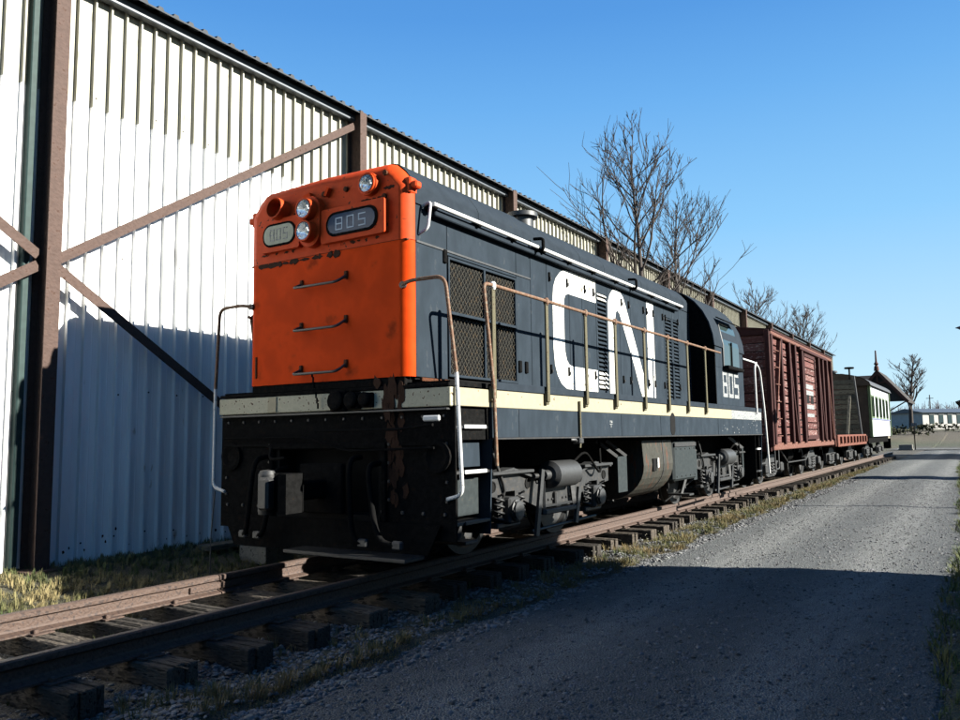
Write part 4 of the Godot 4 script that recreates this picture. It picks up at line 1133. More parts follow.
	var tank := part("fuel_tank", g().prism(tp, Vector3(0, 0, -4.3), Vector3.RIGHT, Vector3.UP, Vector3(0, 0, -1.1)), M.tank, L)
	part("tank_strap", g().prism(tp, Vector3(0, -0.002, -5.02), Vector3.RIGHT * 1.004, Vector3.UP * 1.001, Vector3(0, 0, -0.03)), M.running_gear, tank)
	part("fuel_filler", g().box(Vector3(1.245, 0.72, -4.66), Vector3(0.02, 0.16, 0.12), 0.006), M.dark_void, tank)
	part("fuel_gauge", g().box(Vector3(1.258, 0.74, -4.76), Vector3(0.02, 0.13, 0.045), 0.006), M.white_paint, tank)
	for s: float in [-1.0, 1.0]:
		var bb := part("battery_box", g().box(Vector3(s * 1.06, 0.74, -5.97), Vector3(0.34, 0.56, 0.98), 0.03), M.battery_box, L)
		part("box_lid", g().box(Vector3(s * 1.236, 0.96, -5.97), Vector3(0.016, 0.06, 0.94), 0.006), M.running_gear, bb)
		var rv := g()
		for k in 5:
			for y: float in [0.52, 0.9]:
				rv.box(Vector3(s * 1.234, y, -5.57 - 0.2 * k), Vector3(0.01, 0.02, 0.02))
		part("rivets", rv, M.gear_pale, bb)
		for z: Array in [[-3.62, -3.9], [-6.5, -6.66], [-9.32, -9.42]]:
			var zm: float = (z[0] + z[1]) * 0.5
			var br := part("bent_bracket", g().box(Vector3(s * 1.17, 0.64, zm), Vector3(0.012, 0.42, absf(z[1] - z[0]))), M.battery_box, L)
			for e: float in [z[0], z[1]]:
				part("bracket_arm", g().bar(Vector3(s * 1.17, 0.85, e), Vector3(s * 1.0, 1.04, e + 0.2), 0.02, 0.035), M.gear_pale, br)
	part("air_tank", g().lathe(Vector3(0.62, 0.86, -3.35), Vector3(0, 0, -1), [[0.0, 0.0], [0.12, 0.02], [0.15, 0.06], [0.15, 0.8], [0.0, 0.84]], 16), M.loco_black, L)

func build_front_gear(L: Node) -> void:
	for e in 2:
		var f := 1.0 if e == 0 else -1.0
		var z := 0.07 if e == 0 else REAR
		# coupler: shank, head and knuckle
		var cp := part("coupler", g().box(Vector3(0, 0.68, z + f * 0.2), Vector3(0.16, 0.16, 0.46), 0.02).prism(PackedVector2Array([Vector2(-0.17, 0.0), Vector2(0.12, 0.0), Vector2(0.2, 0.1), Vector2(0.21, 0.28), Vector2(0.14, 0.3), Vector2(0.1, 0.16), Vector2(-0.02, 0.13), Vector2(-0.12, 0.2), Vector2(-0.2, 0.16)]), Vector3(0, 0.52, z + f * 0.36), Vector3.RIGHT, Vector3(0, 0, f), Vector3(0, 0.31, 0)), M.loco_black, L)
		part("knuckle", g().lathe(Vector3(-0.13, 0.5, z + f * 0.52), Vector3.UP, [[0.0, 0.0], [0.07, 0.0], [0.075, 0.03], [0.075, 0.32], [0.06, 0.35], [0.0, 0.36]], 14).box(Vector3(-0.06, 0.67, z + f * 0.6), Vector3(0.12, 0.26, 0.09), 0.02), M.running_gear, cp)
		part("coupler_pocket", g().box(Vector3(0, 0.68, z + f * 0.02), Vector3(0.5, 0.42, 0.06), 0.012), M.loco_black, cp)
		part("uncoupling_lever", g().tube(bend([Vector3(-1.15, 1.05, z + f * 0.12), Vector3(-0.5, 1.05, z + f * 0.14), Vector3(-0.35, 0.93, z + f * 0.3), Vector3(-0.1, 0.95, z + f * 0.36)], 0.08), 0.013, 6), M.loco_black, L)
		part("uncoupling_lever", g().tube(bend([Vector3(0.0, 1.17, z + f * 0.1), Vector3(0.9, 1.17, z + f * 0.1), Vector3(1.25, 1.2, z + f * 0.12)], 0.08), 0.013, 6), M.loco_black, L)
		part("lever_handle", g().box(Vector3(1.24, 1.25, z + f * 0.12), Vector3(0.16, 0.045, 0.03), 0.01), M.white_paint, L)
		for h: Array in [[-0.45, 0.85, -0.62], [0.42, 0.95, 0.6], [0.62, 0.9, 0.95], [-0.7, 0.95, -0.8]]:
			var hs := part("brake_hose", g().tube(bend([Vector3(h[0], h[1], z), Vector3(h[0], h[1] - 0.02, z + f * 0.16), Vector3(lerpf(h[0], h[2], 0.4), 0.3, z + f * 0.2), Vector3(h[2], 0.26, z + f * 0.18)], 0.2, 6), 0.024, 7), M.loco_black, L)
			part("hose_coupling", g().box(Vector3(h[2], 0.27, z + f * 0.18), Vector3(0.1, 0.07, 0.05), 0.014), M.gear_pale, hs)
		for x: Array in [[0.2, 0.1, 0.085], [0.37, 0.08, 0.07], [0.52, 0.06, 0.06]]:
			part("jumper_socket", g().lathe(Vector3(x[0], 1.42, z), Vector3(0, 0.1, f), [[x[2], 0.0], [x[2], 0.09], [x[2] * 0.8, 0.1], [0.0, 0.1]], 12).box(Vector3(x[0], 1.42, z + f * 0.03), Vector3(x[2] * 2.1, x[2] * 2.1, 0.05), 0.01), M.loco_black, L)
		# low pilot plate over the rails
		part("pilot_plate", g().prism(PackedVector2Array([Vector2(-1.25, 0.42), Vector2(1.25, 0.42), Vector2(1.1, 0.14), Vector2(-1.1, 0.14)]), Vector3(0, 0, z), Vector3.RIGHT, Vector3.UP, Vector3(0, 0, f * 0.03)), M.loco_black, L)
		part("pilot_step", g().box(Vector3(0.45, 0.17, z + f * 0.15), Vector3(1.3, 0.03, 0.26), 0.006), M.running_gear, L)
	var rs := g()
	for k in 46:
		var y := 1.56 - 1.0 * pow(rng.randf(), 1.4)
		var x := 0.76 + rng.randfn(0.0, 0.045)
		var poly := PackedVector2Array()
		for j in 8:
			var a := TAU * j / 8.0
			poly.append(Vector2(x + cos(a) * rng.randf_range(0.012, 0.045), y + sin(a) * rng.randf_range(0.03, 0.11)))
		rs.prism(poly, Vector3(0, 0, 0.092 if y > 1.3 else 0.044), Vector3.RIGHT, Vector3.UP, Vector3(0, 0, 0.0015 + 0.0002 * k))
	tag(part("rust_streak", rs, M.rust_dark, L), "", "", "", "stuff")
	part("sill_tag", g().box(Vector3(-0.62, 1.42, 0.096), Vector3(0.11, 0.14, 0.008), 0.002), M.stripe, L)
	var chain := g()
	for k in 7:
		chain.box(Vector3(-0.03, 1.66 - 0.045 * k, 0.19 - 0.012 * k), Vector3(0.02 if k % 2 else 0.008, 0.05, 0.008 if k % 2 else 0.02), 0.003)
	part("safety_chain", chain, M.loco_black, L)

# ------------------------------------------------------------------ wagons
func car_truck(parent: Node, zc: float) -> void:
	var tr := part("truck", g().box(Vector3(0, 0.5, zc), Vector3(1.5, 0.2, 0.3)), M.loco_black, parent)
	for dz: float in [-0.7, 0.7]: wheel_set(tr, zc + dz, 0.36)
	for s: float in [-1.0, 1.0]:
		var x := s * 0.96
		var fp := PackedVector2Array([Vector2(-0.86, 0.5), Vector2(-0.86, 0.28), Vector2(-0.56, 0.28), Vector2(-0.3, 0.2), Vector2(0.3, 0.2), Vector2(0.56, 0.28), Vector2(0.86, 0.28), Vector2(0.86, 0.5), Vector2(0.5, 0.52), Vector2(0.3, 0.66), Vector2(-0.3, 0.66), Vector2(-0.5, 0.52)])
		part("side_frame", g().prism(fp, Vector3(x - s * 0.04, 0, zc), Vector3.BACK, Vector3.UP, Vector3(s * 0.09, 0, 0)), M.gear_pale, tr)
		for dz: float in [-0.7, 0.7]:
			part("journal_box", g().box(Vector3(x + s * 0.07, 0.38, zc + dz), Vector3(0.16, 0.2, 0.2), 0.03), M.gear_pale, tr)
		for dz: float in [-0.1, 0.1]:
			var coil := []
			for k in 33: coil.append(Vector3(x + s * 0.06 + 0.05 * cos(TAU * k / 8.0), 0.24 + 0.008 * k, zc + dz + 0.05 * sin(TAU * k / 8.0)))
			part("coil_spring", g().tube(coil, 0.013, 5), M.running_gear, tr)

func car_ends(L: Node, z0: float, z1: float) -> void:
	for e in 2:
		var f := 1.0 if e == 0 else -1.0
		var z := z0 if e == 0 else z1
		part("coupler", g().box(Vector3(0, 0.68, z + f * 0.16), Vector3(0.15, 0.15, 0.36), 0.02).box(Vector3(0.02, 0.68, z + f * 0.34), Vector3(0.34, 0.28, 0.14), 0.03), M.running_gear, L)
		part("air_hose", g().tube(bend([Vector3(0.4, 0.7, z), Vector3(0.4, 0.68, z + f * 0.16), Vector3(0.35, 0.3, z + f * 0.22), Vector3(0.2, 0.28, z + f * 0.24)], 0.12), 0.022, 6), M.loco_black, L)

func build_boxcar() -> void:
	var z0 := -10.95
	var z1 := -18.35
	var L := thing("wooden_boxcar", "faded red wooden boxcar with outside braces behind the locomotive", "boxcar", Vector3(0, 0, (z0 + z1) * 0.5))
	var X := 1.36
	var zc := (z0 + z1) * 0.5
	var len_ := z0 - z1
	part("underframe", g().box(Vector3(0, 0.83, zc), Vector3(2.6, 0.16, len_ - 0.1)).box(Vector3(0, 0.66, zc), Vector3(0.5, 0.2, len_ - 0.3)), M.loco_black, L)
	part("inner_body", g().box(Vector3(0, 2.0, zc), Vector3(2.6, 2.18, len_ - 0.12)), M.dark_void, L)
	var n := 13
	var y0 := 0.9
	var y1 := 3.06
	var bh := (y1 - y0) / n
	var door_a := -14.25
	var door_b := -15.75
	for s: float in [-1.0, 1.0]:
		for sp: Array in [[z0 - 0.02, door_a], [door_b, z1 + 0.02]]:
			for k in n:
				var a: float = sp[0] + 0.0
				part("side_board", g().box(Vector3(s * (X - 0.03 + rng.randf_range(-0.004, 0.004)), y0 + bh * (k + 0.5), (a + sp[1]) * 0.5), Vector3(0.04, bh - 0.03, absf(a - sp[1])), 0.006), M.boxcar_red[rng.randi() % 4], L)
		# door of narrower boards, standing proud, with its track
		var d := part("sliding_door", g().box(Vector3(s * (X + 0.03), y1 - 0.12, (door_a + door_b) * 0.5 - 0.12), Vector3(0.05, 0.08, 1.45), 0.006).box(Vector3(s * (X + 0.03), y0 + 0.1, (door_a + door_b) * 0.5 - 0.12), Vector3(0.05, 0.1, 1.45), 0.006).box(Vector3(s * (X + 0.03), 1.98, door_a - 0.2), Vector3(0.05, 2.0, 0.08), 0.006).box(Vector3(s * (X + 0.03), 1.98, door_b - 0.08), Vector3(0.05, 2.0, 0.08), 0.006), M.boxcar_steel, L)
		for k in 12:
			part("door_board", g().box(Vector3(s * (X + 0.015), 1.02 + 0.163 * (k + 0.5), (door_a + door_b) * 0.5 - 0.13), Vector3(0.035, 0.138, 1.42), 0.005), M.boxcar_red[(k + 1) % 4], d)
		part("door_track", g().box(Vector3(s * (X + 0.05), y1 - 0.02, -15.6), Vector3(0.09, 0.07, 3.6), 0.01), M.boxcar_steel, L)
		# faded stencil panels
		for p: Array in [[2.05, 0.11], [2.2, 0.11], [1.72, 0.1], [1.52, 0.08]]:
			part("stencil_panel", g().box(Vector3(s * (X + 0.0335), p[0], -15.0), Vector3(0.004, p[1], 1.0)), M.letter_worn, d)
		for p: Array in [[1.9, 0.2, -14.75], [1.9, 0.2, -15.3]]:
			part("black_panel", g().box(Vector3(s * (X + 0.034), p[0], p[2]), Vector3(0.006, p[1], 0.34)), M.dark_void, d)
		for z: float in [z0 + -0.06, -11.9, -12.75, -13.35, -14.15, -16.35, -16.95, -17.6, z1 + 0.06]:
			part("side_post", g().box(Vector3(s * (X + 0.035), 1.98, z), Vector3(0.09, 2.2, 0.1), 0.012), M.boxcar_steel, L)
		part("diagonal_brace", g().bar(Vector3(s * (X + 0.03), 0.95, z0 - 0.1), Vector3(s * (X + 0.03), 3.0, -11.85), 0.06, 0.07, Vector3(s, 0, 0)), M.boxcar_edge, L)
		part("diagonal_brace", g().bar(Vector3(s * (X + 0.03), 3.0, -12.8), Vector3(s * (X + 0.03), 0.95, -13.3), 0.06, 0.06, Vector3(s, 0, 0)), M.boxcar_steel, L)
		part("diagonal_brace", g().bar(Vector3(s * (X + 0.03), 3.0, -16.4), Vector3(s * (X + 0.03), 0.95, -16.9), 0.06, 0.06, Vector3(s, 0, 0)), M.boxcar_steel, L)
		part("diagonal_brace", g().bar(Vector3(s * (X + 0.03), 0.95, z1 + 0.12), Vector3(s * (X + 0.03), 3.0, -17.65), 0.06, 0.07, Vector3(s, 0, 0)), M.boxcar_edge, L)
		part("top_plate", g().box(Vector3(s * (X + 0.02), 3.1, zc), Vector3(0.1, 0.09, len_ + 0.02), 0.012), M.boxcar_edge, L)
		part("side_sill", g().box(Vector3(s * (X - 0.02), 0.84, zc), Vector3(0.1, 0.14, len_), 0.012), M.boxcar_edge, L)
		for k in 6:
			part("ladder_rung", g().tube(bend([Vector3(s * (X + 0.02), 1.05 + 0.34 * k, z0 - 0.16), Vector3(s * (X + 0.1), 1.05 + 0.34 * k, z0 - 0.16), Vector3(s * (X + 0.1), 1.05 + 0.34 * k, z0 - 0.5), Vector3(s * (X + 0.02), 1.05 + 0.34 * k, z0 - 0.5)], 0.03), 0.011, 5), M.boxcar_edge, L)
		part("sill_step", g().tube(bend([Vector3(s * X, 0.84, z0 - 0.12), Vector3(s * X, 0.4, z0 - 0.14), Vector3(s * X, 0.4, z0 - 0.45), Vector3(s * X, 0.84, z0 - 0.47)], 0.04), 0.016, 6), M.running_gear, L)
	for e in 2:
		var z: float = z0 if e == 0 else z1
		var f := 1.0 if e == 0 else -1.0
		for k in n:
			part("end_board", g().box(Vector3(0, y0 + bh * (k + 0.5), z - f * 0.02), Vector3(2.64, bh - 0.014, 0.04), 0.005), M.boxcar_red[(k * 3) % 4], L)
		for x: float in [-1.36, -0.45, 0.45, 1.36]:
			part("end_post", g().box(Vector3(x, 2.0, z + f * 0.04), Vector3(0.1, 2.3, 0.08), 0.012), M.boxcar_steel, L)
		part("end_sill", g().box(Vector3(0, 0.84, z + f * 0.02), Vector3(2.7, 0.18, 0.1), 0.012), M.boxcar_steel, L)
		part("end_fascia", g().prism(PackedVector2Array([Vector2(-1.4, 3.06), Vector2(1.4, 3.06), Vector2(1.4, 3.14), Vector2(0, 3.34), Vector2(-1.4, 3.14)]), Vector3(0, 0, z - f * 0.02), Vector3.RIGHT, Vector3.UP, Vector3(0, 0, f * 0.06)), M.boxcar_steel, L)
	for s: float in [-1.0, 1.0]:
		part("roof", g().bar(Vector3(s * 0.72, 3.245, z0 + 0.06), Vector3(s * 0.72, 3.245, z1 - 0.06), 1.46, 0.03, Vector3(s * 0.14, 1, 0)), M.boxcar_steel, L)
	part("running_board", g().box(Vector3(0, 3.4, zc), Vector3(0.5, 0.03, len_ + 0.3)).box(Vector3(0, 3.36, z0 - 1), Vector3(0.5, 0.05, 0.05)).box(Vector3(0, 3.36, z1 + 1), Vector3(0.5, 0.05, 0.05)), M.boxcar_steel, L)
	car_truck(L, z0 - 1.35)
	car_truck(L, z1 + 1.35)
	car_ends(L, z0, z1)
	part("brake_reservoir", g().lathe(Vector3(0.8, 0.6, -14.4), Vector3(0, 0, -1), [[0.0, 0.0], [0.16, 0.03], [0.16, 0.6], [0.0, 0.63]], 14), M.loco_black, L)
	for s: float in [-1.0, 1.0]:
		part("truss_rod", g().tube([Vector3(s * 1.1, 0.78, z0 - 1.8), Vector3(s * 1.1, 0.45, -13.6), Vector3(s * 1.1, 0.45, -15.7), Vector3(s * 1.1, 0.78, z1 + 1.8)], 0.016, 6), M.running_gear, L)

func build_flatcar() -> void:
	var z0 := -19.0
	var z1 := -25.4
	var zc := (z0 + z1) * 0.5
	var L := thing("bulkhead_flatcar", "rusty red flatcar with a tall grey plank bulkhead behind the boxcar", "flatcar", Vector3(0, 0, zc))
	part("deck", g().box(Vector3(0, 0.99, zc), Vector3(2.6, 0.07, z0 - z1)), M.old_wood[1], L)
	part("underframe", g().box(Vector3(0, 0.75, zc), Vector3(0.6, 0.3, z0 - z1 - 0.2)), M.loco_black, L)
	for s: float in [-1.0, 1.0]:
		part("side_sill", g().box(Vector3(s * 1.35, 0.87, zc), Vector3(0.1, 0.34, z0 - z1), 0.014), M.flat_red, L)
		for k in 9:
			part("stake_pocket", g().box(Vector3(s * 1.43, 0.89, z0 - 0.4 - 0.7 * k), Vector3(0.07, 0.2, 0.13), 0.012), M.flat_red, L)
	part("end_sill", g().box(Vector3(0, 0.87, z0), Vector3(2.7, 0.32, 0.1), 0.014), M.flat_red, L)
	part("end_sill", g().box(Vector3(0, 0.87, z1), Vector3(2.7, 0.32, 0.1), 0.014), M.flat_red, L)
	# plank bulkhead, slightly narrower at the top
	var n := 11
	for k in n:
		var w := lerpf(2.62, 2.3, k / float(n))
		part("bulkhead_plank", g().box(Vector3(0, 1.12 + 0.175 * k, z1 + 0.34 + rng.randf_range(-0.01, 0.01)), Vector3(w, 0.15, 0.05), 0.006), M.old_wood[k % 3], L)
	for x: float in [-1.18, -0.4, 0.4, 1.18]:
		part("bulkhead_post", g().bar(Vector3(x * 1.07, 1.02, z1 + 0.26), Vector3(x * 0.94, 3.06, z1 + 0.26), 0.1, 0.1, Vector3.BACK, 0.01), M.old_wood[0], L)
	for x: float in [-1.3, 1.3]:
		part("corner_post", g().bar(Vector3(x, 1.02, z1 + 0.36), Vector3(x * 0.89, 3.08, z1 + 0.36), 0.06, 0.08, Vector3.BACK, 0.008), M.gear_pale, L)
	part("bulkhead_strut", g().bar(Vector3(1.0, 1.02, z1 + 1.5), Vector3(1.0, 2.4, z1 + 0.4), 0.08, 0.08), M.old_wood[2], L)
	part("bulkhead_strut", g().bar(Vector3(-1.0, 1.02, z1 + 1.5), Vector3(-1.0, 2.4, z1 + 0.4), 0.08, 0.08), M.old_wood[2], L)
	var bs := part("brake_staff", g().tube([Vector3(1.0, 1.0, z1 + 0.16), Vector3(1.0, 3.36, z1 + 0.16)], 0.03, 7), M.loco_black, L)
	part("brake_wheel", g().lathe(Vector3(1.0, 3.34, z1 + 0.16), Vector3.UP, [[0.0, 0.0], [0.15, 0.0], [0.165, 0.03], [0.15, 0.06], [0.0, 0.06]], 16), M.loco_black, bs)
	car_truck(L, z0 - 1.2)
	car_truck(L, z1 + 1.2)
	car_ends(L, z0, z1)
	# load
	var w := thing("wheel_pair", "dark iron wheel pair chained down on the red flatcar deck", "wheel", Vector3(0.3, 1.025, -20.6))
	part("wheel", g().lathe(Vector3(0.9, 1.38, -20.6), Vector3(1, 0, 0), [[0.37, -0.03], [0.37, 0.0], [0.35, 0.01], [0.35, 0.1], [0.29, 0.1], [0.27, 0.05], [0.1, 0.05], [0.1, 0.1], [0.0, 0.1]], 22), M.gear_pale, w)
	part("wheel", g().lathe(Vector3(-0.3, 1.38, -20.6), Vector3(-1, 0, 0), [[0.37, -0.03], [0.37, 0.0], [0.35, 0.01], [0.35, 0.1], [0.29, 0.1], [0.27, 0.05], [0.1, 0.05], [0.1, 0.1], [0.0, 0.1]], 22), M.gear_pale, w)
	part("axle", g().tube([Vector3(-0.5, 1.38, -20.6), Vector3(1.1, 1.38, -20.6)], 0.07, 10), M.running_gear, w)

func build_coach() -> void:
	var z0 := -27.4
	var z1 := -34.6
	var zc := (z0 + z1) * 0.5
	var L := thing("passenger_coach", "short white passenger coach with dark arched roof behind the flatcar", "coach", Vector3(0, 0, zc))
	var X := 1.36
	part("underframe", g().box(Vector3(0, 0.82, zc), Vector3(2.5, 0.26, z0 - z1)), M.loco_black, L)
	part("inner_body", g().box(Vector3(0, 1.9, zc), Vector3(2.5, 1.9, z0 - z1 - 0.2)), M.dark_void, L)
	var win := [-28.4, -29.7, -31.0, -32.3, -33.6]
	for s: float in [-1.0, 1.0]:
		part("lower_panel", g().box(Vector3(s * (X - 0.03), 1.27, zc), Vector3(0.06, 0.66, z0 - z1 - 0.16), 0.008), M.coach_white, L)
		part("letter_board", g().box(Vector3(s * (X - 0.03), 2.69, zc), Vector3(0.06, 0.34, z0 - z1 - 0.16), 0.008), M.coach_white, L)
		part("belt_rail", g().box(Vector3(s * X, 1.61, zc), Vector3(0.07, 0.05, z0 - z1 - 0.1), 0.008), M.coach_blue, L)
		for z: float in [z0 - 0.06, z1 + 0.06]:
			part("corner_post", g().box(Vector3(s * X, 1.9, z), Vector3(0.1, 1.96, 0.12), 0.014), M.coach_green, L)
		var zl := z0 - 0.12
		for z: float in win + [z1 + 0.12 - 0.52]:
			var right := z + 0.52
			part("pier", g().box(Vector3(s * (X - 0.03), 2.08, (zl + right) * 0.5), Vector3(0.06, 0.88, absf(zl - right)), 0.006), M.coach_white, L)
			zl = z - 0.52
		for z: float in win:
			var f := part("window", g().box(Vector3(s * (X - 0.02), 2.08, z + 0.49), Vector3(0.05, 0.88, 0.06)).box(Vector3(s * (X - 0.02), 2.08, z - 0.49), Vector3(0.05, 0.88, 0.06)).box(Vector3(s * (X - 0.02), 2.49, z), Vector3(0.05, 0.06, 0.92)).box(Vector3(s * (X - 0.02), 1.67, z), Vector3(0.05, 0.06, 0.92)).box(Vector3(s * (X - 0.022), 2.08, z), Vector3(0.04, 0.76, 0.04)), M.coach_green, L)
			part("pane", g().box(Vector3(s * (X - 0.05), 2.08, z), Vector3(0.01, 0.8, 0.94)), M.glass, f)
	for e in 2:
		var z := z0 if e == 0 else z1
		var f := 1.0 if e == 0 else -1.0
		part("end_wall", g().box(Vector3(0, 1.9, z - f * 0.03), Vector3(2.6, 1.96, 0.06), 0.008), M.barn_brown, L)
		part("end_door", g().box(Vector3(0, 1.85, z + f * 0.012), Vector3(0.75, 1.8, 0.03), 0.006), M.station_brown, L)
	var sec := []
	for k in 13:
		var a := PI * k / 12.0
		sec.append([Vector3(1.46 * cos(a), 2.84 + 0.5 * sin(a), z0 + 0.25), Vector3(cos(a) * 0.5, sin(a) + 0.1, 0).normalized()])
	var rf := part("roof", g().sweep(sec, Vector3(0, 0, z1 - z0 - 0.5)), M.roof_dark, L)
	for z: float in [z0 + 0.2, z1 - 0.2]:
		var poly := PackedVector2Array()
		for k in 13: poly.append(Vector2(1.44 * cos(PI * k / 12.0), 2.84 + 0.48 * sin(PI * k / 12.0)))
		part("roof_end", g().prism(poly, Vector3(0, 0, z - 0.02), Vector3.RIGHT, Vector3.UP, Vector3(0, 0, 0.04)), M.barn_brown, rf)
	for z: float in [-28.6, -30.6, -32.6]:
		part("roof_vent", g().lathe(Vector3(0.0, 3.3, z), Vector3.UP, [[0.1, 0.0], [0.1, 0.16], [0.16, 0.17], [0.14, 0.24], [0.0, 0.26]], 10), M.roof_dark, rf)
	car_truck(L, z0 - 1.5)
	car_truck(L, z1 + 1.5)
	car_ends(L, z0, z1)
	part("end_steps", g().box(Vector3(1.2, 0.4, z1 + 0.3), Vector3(0.3, 0.04, 0.5)).box(Vector3(1.2, 0.6, z1 + 0.08), Vector3(0.3, 0.44, 0.03)), M.loco_black, L)

# ------------------------------------------------------------------ buildings
func plank_walls(L: Node, x0: float, x1: float, z0: float, z1: float, y0: float, y1: float, m: Material, step := 0.28) -> void:
	part("wall_core", g().box(Vector3((x0 + x1) * 0.5, (y0 + y1) * 0.5, (z0 + z1) * 0.5), Vector3(absf(x1 - x0) - 0.08, y1 - y0, absf(z1 - z0) - 0.08)), m, L)
	var y := y0
	while y < y1 - 0.05:
		var h := minf(step, y1 - y) - 0.012
		for z: float in [z0, z1]:
			part("clapboard", g().box(Vector3((x0 + x1) * 0.5, y + h * 0.5, z), Vector3(absf(x1 - x0), h, 0.05), 0.006), m, L)
		for x: float in [x0, x1]:
			part("clapboard", g().box(Vector3(x, y + h * 0.5, (z0 + z1) * 0.5), Vector3(0.05, h, absf(z1 - z0) - 0.06), 0.006), m, L)
		y += step

func build_right_side() -> void:
	# freight house outside the frame on the right; its shadow lies over the near road
	var L := thing("freight_house", "dark timber freight house to the right of the gravel road", "building", Vector3(11, -0.25, 5.5))
	plank_walls(L, 8.3, 14.0, -5.0, 16.0, -0.25, 3.35, M.barn_brown)
	for s: float in [-1.0, 1.0]:
		part("roof", g().bar(Vector3(11.15 + s * 1.82, 3.79, -5.5), Vector3(11.15 + s * 1.82, 3.79, 16.5), 3.72, 0.08, Vector3(s * 0.17, 1, 0)), M.shingle, L)
	part("freight_door", g().box(Vector3(8.26, 1.2, 3.0), Vector3(0.06, 2.5, 2.4), 0.01), M.station_brown, L)
	part("freight_door", g().box(Vector3(8.26, 1.2, 10.0), Vector3(0.06, 2.5, 2.4), 0.01), M.station_brown, L)
	# small hut further along
	var H := thing("tool_hut", "small brown tool hut on the grass right of the road", "hut", Vector3(6.4, -0.25, -22.9))
	plank_walls(H, 5.7, 7.1, -23.6, -22.2, -0.25, 1.75, M.barn_brown)
	part("roof", g().box(Vector3(6.4, 1.8, -22.9), Vector3(1.8, 0.06, 1.8), 0.01, Basis(Vector3.BACK, 0.1)), M.shingle, H)
	# shelter whose eave tip just shows at the right edge
	var S := thing("waiting_shelter", "dark waiting shelter with low eaves at the far right of the road", "shelter", Vector3(6.0, -0.25, -46.5))
	plank_walls(S, 4.9, 8.0, -51.5, -41.5, -0.25, 2.4, M.station_brown)
	for s: float in [-1.0, 1.0]:
		part("roof", g().bar(Vector3(6.35 + s * 1.28, 3.0, -52.2), Vector3(6.35 + s * 1.28, 3.0, -41.0), 2.72, 0.08, Vector3(s * 0.36, 1, 0)), M.shingle, S)
	# yard lamp, only the tip of its head is in the picture
	var P := thing("yard_lamp", "dark yard lamp on a bracket at the right edge above the road", "lamp", Vector3(5.35, -0.25, -12.0))
	part("post", g().tube([Vector3(5.35, -0.25, -12), Vector3(5.35, 3.3, -12)], [0.06, 0.045], 10), M.lamp_blue, P)
	part("bracket", g().tube(bend([Vector3(5.35, 3.1, -12), Vector3(5.1, 3.3, -12), Vector3(4.75, 3.2, -12), Vector3(4.72, 3.08, -12)], 0.15), 0.02, 7), M.lamp_blue, P)
	part("lamp_head", g().lathe(Vector3(4.7, 3.08, -12), Vector3.DOWN, [[0.03, -0.06], [0.05, 0.0], [0.1, 0.03], [0.18, 0.06], [0.14, 0.075], [0.1, 0.1], [0.07, 0.15], [0.0, 0.17]], 16), M.lamp_blue, P)

